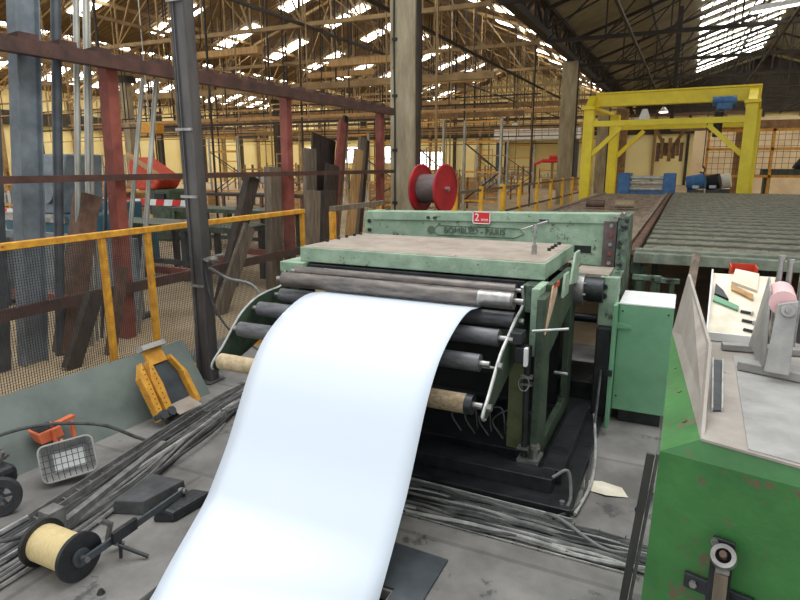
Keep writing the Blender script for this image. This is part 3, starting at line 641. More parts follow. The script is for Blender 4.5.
for z in (.62,.58,.2): pt('pipe_clip',MB().box(-.725,-.66,3.07,3.12,z,z+.012),mSteel)
# limit switch
pt('limit_switch',MB().box(-.76,-.70,2.96,3.06,.84,.9),mDark,.004)
sw=pt('junction_box',MB().box(-.74,-.67,2.98,3.06,.73,.82),mDark,.006); MB().box(-.685,-.665,2.955,2.99,.725,.825).build('cover',mWhite,sw,False,.004)
pt('lever_rod',MB().cyl((-.66,3.02,.905),(-.48,3.05,.93),.007,10),mSteelW,0,True)
pt('coiled_wire',MB().tube([(-.70+.03*math.cos(t),3.05,.6+.045*math.sin(t)) for t in [i*.35 for i in range(34)]],.0035,6),mCableL,0,True)
pt('rod_stub',MB().cyl((-.62,3.5,.53),(-.54,3.5,.53),.011,10),mSteel,0,True)
# left frame and inner body
pt('left_frame_post',MB().box(-2.42,-2.34,3.35,3.55,.09,1.0),mGreenD,.004)
pt('left_frame_post',MB().box(-2.42,-2.34,3.95,4.15,.09,1.0),mGreenD,.004)
pt('inner_shade_panel',MB().box(-2.34,-.7,4.08,4.12,.09,1.05),mBlack)  # dark panel added to block light through and keep the underside black
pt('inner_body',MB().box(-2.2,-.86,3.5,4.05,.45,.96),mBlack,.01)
pt('base_plate',MB().box(-2.45,-.38,2.82,4.38,0,.05),mDark,.004)
pt('base_beam',MB().box(-2.45,-.5,2.94,3.06,.05,.13),mDark,.004)
pt('base_beam',MB().box(-.58,-.47,3.06,4.04,.05,.13),mDark,.004)
pt('base_beam',MB().box(-2.45,-2.35,3.06,4.3,.05,.13),mDark,.004)
pt('inner_sill',MB().box(-2.35,-.68,3.26,3.38,.05,.1),mDark,.004)
m=MB(); m.box(-.72,-.6,3.06,3.2,.13,.15); m.cyl((-.63,3.1,.15),(-.63,3.1,.21),.018,12); m.hexn((-.63,3.1,.21),(-.63,3.1,.235),.028); pt('levelling_bolt',m,mSteel)
m=MB(); m.hexn((-.43,2.87,.05),(-.43,2.87,.065),.014); pt('bolt',m,mSteel)
for i in range(5):
    x=-1.15+i*.09; m=MB().tube(smooth_path([(x,3.35,.11),(x-.08,3.4,.2),(x+.05,3.42,.28),(x+.1,3.38,.13)]),.006,6); pt('loose_wire',m,mCable,0,True)
# rear shear / mill
Q=thing('rolling_mill','heavy pale green mill frame with raised maker lettering standing behind the dusty top slab','machine',(-1.5,4.9,0))
def qt(n,m,mat,bv=0,sm=False,par=None): return m.build(n,mat,par or Q,sm,bv)
b=MB(); b.prism([(-2.5,1.34),(-.44,1.385),(-.44,.98),(-.74,1.0),(-.74,1.06),(-2.5,1.06)],1,4.75,5.05); bm_=qt('front_beam',b,mGreen,.008)
b=MB(); b.prism([(-2.5,1.275),(-.44,1.32),(-.44,1.395),(-2.5,1.35)],1,4.735,4.76); qt('raised_band',b,mGreen,.005,par=bm_)
b=MB(); b.box(-2.6,-2.5,4.78,5.02,1.05,1.345); qt('left_end_plate',b,mGreen,.006)
for z in (1.12,1.18,1.26): qt('bolt',MB().hexn((-2.55,4.765,z),(-2.55,4.785,z),.018),mDark)
qt('slot_opening',MB().box(-.745,-.62,4.743,4.752,1.09,1.145),mBlack)
b=MB(); b.box(-.535,-.44,4.71,4.75,.99,1.34); wp=qt('wear_plate',b,mWear,.003); wp['label']='grey-brown bolted wear plate'
for i,z in enumerate((1.03,1.10,1.17,1.24,1.31)): qt('bolt',MB().cyl((-.48,4.695,z),(-.48,4.712,z),.014,12),mRedP if i%2 else mSteel,0,True,wp)
qt('right_column',MB().prism([(4.21,.97),(4.68,1.0),(4.68,1.385),(5.1,1.39),(5.1,.0),(4.4,.0),(4.4,.051),(4.21,.051)],0,-.434,-.36),mMill,.006)
b=MB(); b.box(-.47,-.345,4.155,4.21,.68,1.02); c_=qt('bearing_cheek',b,mGreen,.008)
qt('lower_cheek',MB().box(-.465,-.366,4.1,4.2,.051,.68),mDark,.008)
for z in (.95,.89): qt('bolt',MB().hexn((-.435,4.135,z),(-.435,4.155,z),.02),mDark,par=c_)
qt('bed_plate',MB().box(-.68,-.436,4.36,4.7,.97,1.0),mDusty,.003)
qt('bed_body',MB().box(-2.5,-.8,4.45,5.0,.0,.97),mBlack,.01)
b=MB(); b.cyl((-.63,4.12,.93),(-.56,4.12,.93),.105,32); ch=qt('coupling_flange',b,mSteel,0,True)
for z_ in (.78,.58): qt('cross_shaft',MB().cyl((-.8,4.75,z_),(-.434,4.75,z_),.035,14),mDark,0,True)
qt('bed_shelf',MB().box(-.8,-.434,4.5,5.0,.0,.14),mDark,.004)
qt('coupling_drum',MB().cyl((-.56,4.14,.93),(-.44,4.14,.93),.085,28),mDark,0,True)
for i in range(6): t=PI*i/3+.3; qt('bolt',MB().cyl((-.56,4.12+.075*math.cos(t),.93+.075*math.sin(t)),(-.545,4.12+.075*math.cos(t),.93+.075*math.sin(t)),.008,8),mSteel,par=ch)
qt('drive_shaft',MB().cyl((-.7,4.12,.93),(-.63,4.12,.93),.05,16),mDark,0,True)
text('BOMBLED - PARIS',.068,.004,mText,Q,(-1.56,4.744,1.215),(PI/2,0,.0),'maker_lettering')
b=MB(); o1=[(-1.93,1.205),(-1.88,1.17),(-1.22,1.175),(-1.14,1.21),(-1.18,1.25),(-1.88,1.25)]
b.tube([(x,4.748,z) for x,z in o1]+[(o1[0][0],4.748,o1[0][1])],.004,6); qt('plate_rim',b,mText)
b=MB(); b.cyl((-1.94,4.745,1.21),(-1.94,4.75,1.21),.035,20); qt('badge',b,mText,0,True)
sg=qt('number_sign',MB().box(-1.56,-1.42,4.722,4.735,1.285,1.375),mRed); sg['label']='red and white thickness sign'
fr=MB(); 
for a in ((-1.565,-1.415,1.28,1.287),(-1.565,-1.415,1.373,1.38),(-1.565,-1.558,1.28,1.38),(-1.422,-1.415,1.28,1.38)): fr.box(a[0],a[1],4.72,4.7225,a[2],a[3])
fr.build('border',mWhite,sg)
text('2',.085,.001,mWhite,sg,(-1.528,4.719,1.33),(PI/2,0,0),'numeral'); text('mm',.04,.001,mWhite,sg,(-1.462,4.719,1.315),(PI/2,0,0),'numeral')
for x in (-1.96,-1.9): qt('stud',MB().cyl((x,4.71,1.315),(x,4.735,1.315),.012,10),mDark)
qt('latch',MB().box(-1.02,-.95,4.72,4.735,1.32,1.335),mDark)
b=MB(); b.cyl((-.4,4.6,1.39),(-.4,4.66,1.4),.018,12); b.box(-.5,-.4,4.66,4.7,1.375,1.385); qt('lubricator',b,mSteel,0,True)
# T handle key on the slab
hx,hy=-.83,3.74
h=thing('t_handle_key','steel T-handle socket key standing upright on the dusty top slab','tool',(hx,hy,1.203))
MB().cyl((hx,hy,1.203),(hx,hy,1.26),.017,6).build('socket',mSteel,h); MB().cyl((hx,hy,1.26),(hx,hy,1.385),.008,12).build('stem',mSteel,h,True)
MB().cyl((hx,hy,1.36),(hx,hy,1.39),.015,12).build('boss',mSteel,h,True); MB().cyl((hx-.075,hy-.05,1.358),(hx+.06,hy+.06,1.405),.006,10).build('crossbar',mSteel,h,True)
# red reel behind
rx,ry,rz=-2.17,5.35,1.53
h=thing('cable_reel','large red metal reel wound with grey cable, behind the green mill frame','reel',(rx,ry,0))
a=Vector((.991,-.132,0)).normalized(); c0=Vector((rx,ry,rz))
for q in (-.13,.13):
    fl=MB().cyl(c0+a*(q-.006),c0+a*(q+.006),.222,40).build('flange',mReel,h,True)
    m=MB(); ring(m,c0+a*q,a,.212,.228,.025,40); m.build('rolled_rim',mReel,fl,True)
MB().cyl(c0-a*.12,c0+a*.12,.135,28).build('wound_cable',mWear,h,True)
MB().cyl(c0-a*.17,c0+a*.17,.02,12).build('spindle',mSteel,h,True)
MB().box(rx-.2,rx+.2,ry-.15,ry+.15,0,1.29).build('support_stand',mGreyD,h)
# ================= MINT CABINET
Cb=thing('electrical_cabinet','mint green steel cabinet with white top, right of the rolling mill','cabinet',(-.17,4.3,0))
MB().box(-.335,.0,4.15,4.6,.1,.845).build('body',mCab,Cb,False,.006)
MB().box(-.337,.002,4.148,4.602,.845,.853).build('worktop',mWhite,Cb)
MB().box(-.29,-.02,4.2,4.55,0,.1).build('plinth',mDark,Cb)
d=MB().box(-.36,-.337,4.02,4.15,.0,.86).build('door',mCab,Cb,False,.003)
MB().box(-.365,-.335,4.0,4.03,.38,.42).build('door_catch',mDark,d)
m=MB(); m.prism([(-.337,.68),(-.25,.685),(-.25,.70),(-.337,.72)],1,4.135,4.15); m.build('bracket',mCab,Cb)
for x,z in ((-.31,.8),(-.31,.2),(-.03,.8)): MB().cyl((x,4.151,z),(x,4.146,z),.006,8).build('screw',mDark,Cb)
# ================= CABLES IN FRONT OF THE MACHINE
for i in range(36):
    y=2.50+i*.0088; pts=[]
    for k in range(8): pts.append((-1.9+k*.28,2.655+(y-2.655)*(1-.4*k/7)+random.uniform(-.016,.016)-.03*(k/7.),.010+.011*((i+k)%3)))
    m_=random.choice((mCable,mCable,mDark,mCableM,mCable,mCable,mCableM,mCableL)); nm={id(mDark):'black',**{id(mCable):'dark',id(mCableM):'grey',id(mCableL):'pale'}}[id(m_)]
    tag(MB().tube(smooth_path(pts,4),random.choice((.008,.007,.01)),6).build('floor_cable',m_,None,True),nm+' cable in the bundle crossing the floor in front of the roller machine','cable',nm+' floor cables before the machine')
T_=thing('cable_rack','thin wire cable rack with rungs under the cables in front of the machine','cable tray',(-1,2.6,0))
for y in (2.49,2.83): MB().bar((-1.6,y+.02,.008),(-.04,y-(.05 if y<2.6 else .09)+(.06 if y<2.6 else 0),.008),.005,.005).build('side_wire',mCableL,T_)
for i in range(13): x=-1.55+i*.12; MB().bar((x,2.50,.004),(x,2.79,.004),.004,.006).build('rung',mDark,T_)
tag(MB().bar((-1.35,2.80,.03),(-.36,2.77,.03),.008,.02).build('edge_strip',mSteelW),'pale thin metal strip on the floor along the machine base','strip')
for pts,l,mm in (([(-.41,4.06,.4),(-.40,3.8,.05),(-.36,3.3,.02),(-.35,2.95,.02),(-.45,2.75,.03)],'black cable running down from the mill along the base plate edge',mCable),([(-.42,3.95,.12),(-.36,3.6,.02),(-.33,3.2,.02),(-.36,2.85,.02)],'pale cable running along the right edge of the machine base',mCableL),([(-.05,2.62,.03),(-.2,2.6,.035),(-.4,2.72,.05),(-.5,2.78,.03)],'grey cable crossing diagonally over the bundle at the right',mCableM),([(-.5,2.95,.14),(-.43,3.0,.17),(-.4,2.95,.06),(-.4,2.85,.05)],'short grey wire looping over the base plate corner',mCableM)):
    tag(MB().tube(smooth_path(pts),.009,8).build('loose_cable',mm,None,True),l,'cable')
m=MB().prism([(-1.25,1.975),(-1.25,2.27),(-.82,2.25),(-.82,1.2),(-.955,1.2),(-.955,1.975)],2,0.001,.012)
tag(m.build('floor_plate',mGreyD,None),'dark flat steel plate on the floor at the right edge of the white sheet','steel plate')
m=MB(); m.add([(-.36,3.15,.004),(-.24,3.12,.012),(-.13,3.16,.004),(-.17,3.24,.01),(-.28,3.26,.014),(-.37,3.25,.004),(-.36,3.15,.003),(-.24,3.12,.0105),(-.13,3.16,.003),(-.17,3.24,.009),(-.28,3.26,.013),(-.37,3.25,.003)],[(0,1,4,5),(1,2,3,4),(6,11,10,7),(7,10,9,8),(0,6,7,1),(1,7,8,2),(2,8,9,3),(3,9,10,4),(4,10,11,5),(5,11,6,0)])
tag(m.build('paper_scrap',mPaper),'crumpled cream paper scrap on the floor before the mint cabinet','paper')
b=thing('grease_gun','small dark cylinder tool lying near the foot of the green bin','tool',(-.03,3.1,0)); 
MB().cyl((-.07,3.02,.022),(-.03,3.22,.022),.02,14).build('barrel',mDark,b,True); MB().cyl((-.03,3.22,.022),(-.02,3.28,.022),.01,10).build('nozzle',mDark,b,True)
L2=thing('leaning_channel','black steel channel bar leaning between the cables and the green bin','bar',(-.05,2.3,0))
m=MB(); m.bar((-.08,2.3,.0),(-.03,2.3,.68),.03,.012); m.build('flange',mPost,L2)
m=MB(); m.bar((-.055,2.33,.0),(-.005,2.33,.68),.012,.05); m.build('web',mCableM,L2)
# ================= GREEN BIN WITH STEEL TOP (right foreground)
Bn=thing('green_workbench','big bright green riveted steel bench with worn grey steel top, right foreground','workbench',(.5,2,0))
# corners
D=(.09,1.53,1.1); Cc=(0.0,2.55,1.1)
m=MB(); m.hexa([(-.02,1.55,0),(1.2,1.2,0),(1.2,2.75,0),(.0,2.75,0)],[(.0,1.53,1.05),(1.2,1.18,1.05),(1.2,2.75,1.05),(.0,2.75,1.05)]); body=m.build('body',mBox,Bn)
m=MB(); m.add([(-.0,1.53,1.05),(0,2.6,1.05),(0,2.6,1.1),(.085,1.525,1.1),(.1,2.6,1.1),(1.2,1.18,1.1),(1.2,2.6,1.1),(1.2,1.18,1.05),(1.2,2.6,1.05)],[(0,1,2),(0,2,3),(2,4,3),(3,4,6,5),(0,3,5,7),(1,8,6,4,2),(5,6,8,7),(0,7,8,1)])
m.build('folded_shoulder',mBox,Bn)
tp=MB().hexa([(.088,1.52,1.1),(1.22,1.17,1.1),(1.22,2.62,1.1),(.1,2.62,1.1)],[(.088,1.52,1.106),(1.22,1.17,1.106),(1.22,2.62,1.106),(.1,2.62,1.106)]).build('steel_top',mTop,Bn)
MB().hexa([(.185,1.5,1.106),(1.2,1.2,1.106),(1.2,2.3,1.106),(.2,2.3,1.106)],[(.185,1.5,1.109),(1.2,1.2,1.109),(1.2,2.3,1.109),(.2,2.3,1.109)]).build('cover_sheet',mPaint,tp)
m=MB(); q=[(0.0,2.55,1.1),(.087,1.53,1.1),(.1,1.9,1.24),(.035,2.5,1.345)]
m.add(q+[(a+.008,b,c) for a,b,c in q],[(0,1,2,3),(7,6,5,4),(0,4,5,1),(1,5,6,2),(2,6,7,3),(3,7,4,0)]); m.build('upright_cheek',mTop,Bn)
for i in range(4):
    t=.12+i*.25; p=Vector((.062,1.55,1.085)).lerp(Vector((-.0,2.45,1.085)),t); MB().cyl(p+Vector((.003,0,-.004)),p+Vector((-.0035,0,.005)),.0065,10).build('rivet',mBox,Bn,True)
# crank clamp on the front
fx=lambda x:1.53-(x+0)*.29-.0
def fy(x,o=0): return 1.53-(x)*.292-o
ck=thing('clamp_bracket','steel threaded clamp with ring nut bolted on the green bench front','clamp',(.16,1.47,.8))
MB().hexa([(.085,fy(.085,.012),.715),(.235,fy(.235,.012),.715),(.235,fy(.235,0),.715),(.085,fy(.085,0),.715)],[(.085,fy(.085,.012),.755),(.235,fy(.235,.012),.755),(.235,fy(.235,0),.755),(.085,fy(.085,0),.755)]).build('cross_plate',mDark,ck,False,.002)
MB().hexa([(.135,fy(.135,.022),.5),(.182,fy(.182,.022),.5),(.182,fy(.182,.01),.5),(.135,fy(.135,.01),.5)],[(.135,fy(.135,.022),.885),(.182,fy(.182,.022),.885),(.182,fy(.182,.01),.885),(.135,fy(.135,.01),.885)]).build('back_plate',mDark,ck,False,.003)
na=Vector((-.15,-.7,.7)).normalized(); nc=Vector((.157,fy(.157,.055),.862))
m=MB(); ring(m,nc,na,.017,.028,.03,28); m.build('ring_nut',mSteel,ck,True)
m=MB(); m.cyl(nc-na*.015,nc+na*.03,.008,12); m.build('threaded_stud',mRust,ck,True)
m=MB(); m.cyl(nc-na*.02,nc-na*.012,.017,20); m.build('socket_floor',mBlack,ck,True)
m=MB(); m.hexa([(.148,fy(.163,.06),.5),(.178,fy(.163,.065),.5),(.178,fy(.163,.03),.5),(.148,fy(.163,.03),.5)],[(.145,fy(.163,.06),.82),(.171,fy(.163,.065),.82),(.171,fy(.163,.03),.82),(.145,fy(.163,.03),.82)]); m.build('clamp_arm',mWoodG,ck,False,.004)
m=MB(); m.box(.144,.172,fy(.163,.062),fy(.163,.03),.823,.835); m.build('retaining_clip',mSteel,ck)
for x in (.105,.218): MB().hexn((x,fy(x,.012),.735),(x,fy(x,.022),.735),.009).build('bolt',mSteel,ck)
MB().hexn((.139,fy(.139,.02),.875),(.139,fy(.139,.035),.875),.009).build('bolt',mSteel,ck)
# items on the steel top
o=MB().hexa([(.118,1.71,1.107),(.138,1.72,1.107),(.16,2.19,1.107),(.135,2.19,1.107)],[(.118,1.71,1.112),(.138,1.72,1.112),(.16,2.19,1.112),(.135,2.19,1.112)])
ch=thing('channel_strip','short dark channel strip with bright edges lying on the steel bench top','strip',(.13,1.95,1.107)); o.build('web',mGreyD,ch)
MB().bar((.116,1.71,1.113),(.133,2.19,1.113),.004,.012).build('edge',mSteelW,ch); MB().bar((.14,1.72,1.113),(.162,2.19,1.113),.004,.012).build('edge',mSteelW,ch)
br=thing('roll_stand','grey painted steel stand of two uprights on long base bars, on the bench top','stand',(.34,2.1,1.11))
MB().bar((.205,2.13,1.125),(.75,1.95,1.125),.05,.028).build('base_bar',mPaint,br,False,.003)
MB().bar((.165,2.345,1.12),(.42,2.38,1.12),.035,.022).build('base_bar',mPaint,br,False,.003)
m=MB(); m.hexa([(.262,2.035,1.138),(.325,2.02,1.138),(.33,2.035,1.138),(.267,2.05,1.138)],[(.284,2.10,1.335),(.336,2.10,1.35),(.336,2.115,1.35),(.284,2.115,1.335)]); u1=m.build('upright',mPaint,br,False,.002)
m=MB(); m.hexa([(.248,2.36,1.131),(.262,2.08,1.138),(.272,2.08,1.138),(.258,2.36,1.131)],[(.285,2.40,1.37),(.262,2.14,1.37),(.268,2.14,1.37),(.291,2.40,1.37)]); m.build('upright',mPaint,br,False,.002)
m=MB(); ring(m,Vector((.31,2.083,1.322)),Vector((0,-1,.3)).normalized(),.009,.02,.008,20); m.cyl((.31,2.10,1.32),(.31,2.07,1.325),.009,12); m.build('bolt',mSteel,u1,True)
m=MB(); m.cyl((.300,2.125,1.335),(.315,2.31,1.335),.038,24); tag(m.build('paper_roll',mPink,None,True),'pale pink roll held between the uprights of the grey stand','roll')
tr=thing('parts_tray','open cream box with papers tilted on the back of the steel bench','box',(.2,2.6,1.11))
def ty(x,v,o=0): # point on tilted plane; v 0 front..1 back
    return (x,2.46+.36*v-o*.4,1.112+.185*v+o)
MB().hexa([ty(.118,0),ty(.30,0),ty(.36,1),ty(.13,1)],[ty(.118,0,.008),ty(.30,0,.008),ty(.36,1,.008),ty(.13,1,.008)]).build('base_board',mPaper,tr)
MB().bar(ty(.118,0,.012),ty(.30,0,.012),.012,.03).build('front_lip',mWhite,tr); MB().bar(ty(.118,0,.012),ty(.13,1,.012),.006,.03).build('side_lip',mWhite,tr)
m=MB(); m.hexa([(.12,2.5,1.106),(.34,2.5,1.106),(.4,2.615,1.106),(.13,2.615,1.106)],[(.12,2.5,1.112),(.34,2.5,1.112),(.38,2.615,1.17),(.13,2.615,1.17)]); m.build('wedge_support',mWoodG,tr)
def flat(name,lab,cat,pts,th,mat,o=.009): 
    return tag(MB().hexa([ty(x,v,o) for x,v in pts],[ty(x,v,o+th) for x,v in pts]).build(name,mat),lab,cat)
flat('comb_strip','green comb-shaped strip lying on the cream box','strip',((.135,.52),(.222,.40),(.226,.46),(.14,.60)),.008,mCab)
flat('carton_strip','brown cardboard strip lying across the cream box','cardboard',((.20,.72),(.275,.58),(.277,.66),(.20,.80)),.008,mWoodL)
flat('pamphlet','cream folded pamphlet lying at the back of the cream box','booklet',((.20,.84),(.29,.72),(.30,1.0),(.215,1.06)),.01,mPaper)
flat('dark_booklet','black and tan fanned booklet beside the green comb strip','booklet',((.14,.62),(.19,.54),(.17,.68),(.143,.78)),.012,mDark)
for i in range(3):
    v=.40-.13*i; x=.232+.004*i; r=thing('pipe_fitting',['upper','middle','lower'][i]+' small dark fitting in the row on the cream box','fitting',ty(x,v,.009))
    MB().cyl(ty(x,v,.012),ty(x+.035,v-.02,.012),.006,8).build('shank',mDark,r,True); MB().cyl(ty(x+.035,v-.02,.012),ty(x+.042,v-.025,.012),.010,8).build('head',mSteel,r,True)
rb=thing('red_tray','small red-orange open tray standing behind the cream box','tray',(.24,3.0,1.1))
MB().box(.2,.30,2.86,2.98,1.285,1.29).build('bottom',mRedO,rb); m=MB(); m.box(.2,.205,2.86,2.98,1.29,1.33); m.box(.295,.3,2.86,2.98,1.29,1.33); m.box(.2,.3,2.975,2.98,1.29,1.33); m.build('rim',mRedO,rb)
MB().box(.22,.28,2.88,2.96,0,1.285).build('pedestal',mGreyD,rb)
oc=thing('orange_clamp','orange plastic clamp at the right edge beyond the pink roll','clamp',(.47,2.6,1.106))
m=MB(); m.box(.42,.52,2.55,2.62,1.106,1.3); m.build('foot',mGreyD,oc); m=MB(); m.prism([(.41,1.3),(.56,1.3),(.53,1.34),(.48,1.39),(.43,1.36)],1,2.56,2.62); m.build('jaw',mRedO,oc,False,.006); m=MB(); m.box(.42,.56,2.53,2.56,1.28,1.3); m.build('lower_jaw',mOrange,oc)
for i,x in enumerate((.33,.36,.40)):
    r=thing('steel_pin',['left','middle','right'][i]+' upright steel pin behind the pink roll','pin',(x,2.5,1.106)); MB().cyl((x,2.5,1.106),(x,2.5,1.42-.012*i),.009,12).build('shank',mSteel,r,True); MB().cyl((x,2.5,1.42-.012*i),(x,2.5,1.435-.012*i),.012,12).build('cap',mSteel,r,True)
# ================= ROLLER TABLES
TZ=.9
R1=thing('roller_table','wide dark roller table of ridged bars stretching into the hall, right','roller table',(1.6,12,0))
ty_=6.95
while ty_<21.2:
    b=MB(); b.prism([(ty_-.14,TZ-.03),(ty_+.14,TZ-.03),(ty_+.14,TZ-.008),(ty_+.11,TZ),(ty_-.11,TZ),(ty_-.14,TZ-.008)],0,-.36,4.2)
    for k in range(30):
        x=-.33+k*.15; b.hexa([(x,ty_-.1,TZ-.005),(x+.07,ty_-.1,TZ-.005),(x+.09,ty_+.1,TZ-.005),(x+.02,ty_+.1,TZ-.005)],[(x+.01,ty_-.09,TZ+.006),(x+.06,ty_-.09,TZ+.006),(x+.08,ty_+.09,TZ+.006),(x+.03,ty_+.09,TZ+.006)])
    b.build('ridged_bar',mTable,R1); ty_+=.56
MB().box(-.36,4.2,6.62,21.3,TZ-.06,TZ-.016).build('gap_shade_sheet',mBlack,R1)  # black sheet added as the shade in the gaps between bars
MB().box(-.42,4.3,6.34,6.44,TZ-.10,TZ-.0).build('front_channel',mFrameG,R1,False,.006)
MB().box(-.42,4.3,6.5,6.6,TZ-.08,TZ+.02).build('second_channel',mFrameG,R1,False,.006)
for x in (-.40,4.25): MB().box(x-.04,x+.04,6.42,21.4,TZ-.22,TZ-.12).build('side_beam',mGreenD,R1)
for x in (-.35,1.2,2.8,4.2):
    for y in (6.6,10.5,14.5,18.5,21.2): MB().box(x-.05,x+.05,y-.05,y+.05,0,TZ-.16).build('leg',mGreenD,R1)
pl_=[(21.3,TZ-.06),(6.6,TZ-.06)]
for k in range(54): y=6.6+k*.272; pl_+=[(y,TZ-.01),(y+.1,TZ+.045),(y+.17,TZ+.045),(y+.2,TZ-.01)]
MB().prism(pl_,0,-.46,-.40).build('toothed_edge',mRust,R1)
R2=thing('roller_conveyor','brown roller conveyor leading from the mill to the blue machine','roller conveyor',(-1.3,12,0))
y=5.6
while y<19.5:
    MB().cyl((-2.25,y,TZ-.05),(-.6,y,TZ-.05),.05,14).build('roller',mTableB,R2,True); y+=.42
MB().box(-2.25,-.61,5.5,19.6,TZ-.09,TZ-.035).build('gap_shade_sheet',mBlack,R2)  # black sheet added as the shade between the rollers
for x in (-2.3,-.555): MB().box(x-.05,x+.05,5.4,19.8,TZ-.12,TZ+.02).build('side_beam',mTableB,R2)
for x in (-2.3,-.55):
    for y in (5.6,9,13,17,19.6): MB().box(x-.05,x+.05,y-.05,y+.05,0,TZ-.12).build('leg',mGreenD,R2)
for x,y,l in ((-1.8,12.6,'short rusty brown bar end on the conveyor, left one'),(-1.25,12.6,'brown wrapped cylinder lying on the conveyor, right one')):
    tag(MB().cyl((x,y,TZ+.1),(x+.35,y,TZ+.1),.075,16).build('bar_offcut',mWrap2 if x>-1.5 else mRust,None,True),l,'offcut')
# items under the near end of the table
ps=thing('plank_stack','low stack of long weathered planks on the floor under the roller table','planks',(1.2,5.4,0))
for i in range(6): MB().box(-.2,3.2,5.0+i*.19,5.17+i*.19,0,.05+.012*(i%2)).build('plank',mWoodG,ps,False,.004)
m=MB(); m.bar((.05,5.1,.06),(.14,6.25,.92),.07,.05); tag(m.build('prop_bar',mWoodG),'grey-brown bar leaning against the front of the roller table','bar')
m=MB(); m.bar((1.2,5.2,.06),(.95,6.2,.6),.07,.07); tag(m.build('prop_bar',mWoodG),'dark timber prop under the roller table near the right edge','bar')
for i,(x,y,hh) in enumerate(((-.25,5.7,.75),(-.1,5.9,.7),(-.28,5.2,.55))):
    r=thing('steel_trestle',['dark steel trestle directly behind the mint cabinet','dark steel trestle under the left end of the roller table','short dark trestle beside the mill column'][i],'trestle',(x,y,0)); 
    for q in (-.06,.06): MB().box(x+q-.02,x+q+.02,y-.02,y+.02,0,hh).build('leg',mGreenD,r)
    MB().box(x-.12,x+.12,y-.03,y+.03,hh,hh+.04).build('crossbar',mMill,r); MB().box(x-.06,x+.06,y-.01,y+.01,.2,.24).build('stretcher',mRust,r)
# ================= GUARD RAIL between mill and gantry
GXX=-4.0
r=thing('handrail','yellow posted handrail running back from the red reel to the gantry','handrail',(GXX,16,0))
for y in (9.4,10.9,12.6,14.3,15.9,18,20,22,24,26.5): MB().cyl((GXX,y,0),(GXX,y,1.3),.075 if y in(10.9,14.3) else .05,12).build('post',mYelB,r,True)
for z in (.65,1.22): MB().bar((GXX,9.2,z),(GXX,27,z),.04,.05).build('rail',mRust if z<1 else mWoodG,r)
r=thing('safety_barrier','orange-yellow tubular barrier with fine mesh at far right, beyond the roller table','barrier',(4,20,0))
BY=25.35
for z in (1.35,2.3,2.95): MB().bar((-.0+.5,BY,z),(9,BY,z),.09,.09).build('rail',mYel,r)
for x in (.55,2.6,4.3,6,8): MB().bar((x,BY,0),(x,BY,3.0),.09,.09).build('post',mYel if x<3 else mRedP,r)
m=MB(); x=.55
while x<9: m.bar((x,BY+.05,1.35),(x,BY+.05,2.95),.012); x+=.2
z=1.4
while z<2.95: m.bar((.55,BY+.05,z),(9,BY+.05,z),.012); z+=.2
m.build('wire_mesh',mMesh,r)
# blue machine
bx,by=-.98,20.6
r=thing('blue_leveller','low blue and white machine at the far end of the roller conveyor','machine',(bx,by,0))
MB().box(bx-.95,bx+.45,by-.3,by+.5,0,.95).build('base',mBlue,r,False,.02)
for x in (bx-1.0,bx+.3): MB().box(x,x+.35,by-.45,by+.6,.7,1.5).build('end_housing',mBlue,r,False,.03)
for z in (1.02,1.2,1.36): MB().cyl((bx-.7,by-.2,z),(bx+.35,by-.2,z),.06,12).build('roller',mSteelW,r,True)
for x,y,s,l,mt in ((.25,22.2,.5,'blue and white electric motor right of the blue machine',mBlue),(.75,22.6,.4,'black scrap bin right of the blue machine',mBlack),(1.0,23.3,.6,'white control box behind the roller table',mWhite)):
    r=thing('control_box' if mt is mWhite else 'electric_motor' if mt is mBlue else 'scrap_bin',l,'machine' if mt is not mBlack else 'bin',(x,y,0))
    MB().box(x-s/2,x+s/2,y-.25,y+.25,0,.95).build('pedestal',mGreyD,r)
    MB().cyl((x-s/2,y,1.15),(x+s/2,y-.1,1.25),.24,18).build('body',mt,r,True); MB().box(x-.1,x+.1,y-.3,y-.2,1.0,1.1).build('bracket',mSteelW,r)
# brown hanging machinery beyond
r=thing('brown_hoist_frame','brown and yellow hanging lifting frame seen under the gantry','lifting frame',(-1,30,2))
MB().box(-2.4,.4,29.8,30.2,3.5,3.72).build('crossbeam',mBrownM,r)
MB().box(-.98,-.82,29.9,30.1,3.7,8.3).build('suspension_post',mTrussD,r)
m=MB(); m.bar((-1.6,30,3.5),(-.9,30,2.2),.14); m.bar((-.2,30,3.5),(-.9,30,2.2),.14); m.build('v_strut',mBrownM,r)
for i in range(7): x=-1.35+i*.16; MB().box(x-.06,x+.08,29.7+.05*(i%3),30.2,1.9+.12*(i%3),2.7+.2*(i%2)).build('gripper',mBrownM if i%2 else mRust,r)
MB().box(-3.2,-2.7,29.8,30.2,0,4.2).build('leg',mBrownM,r); 
r=thing('jib_beam','long orange-brown horizontal beam at far right behind the gantry leg','beam',(5,33,0))
MB().box(-1,14,33,33.3,3.35,3.75).build('beam',mBrownM,r); 
for x in (2,8,13.5): MB().box(x-.15,x+.15,33,33.3,0,3.35).build('leg',mBrownM,r)
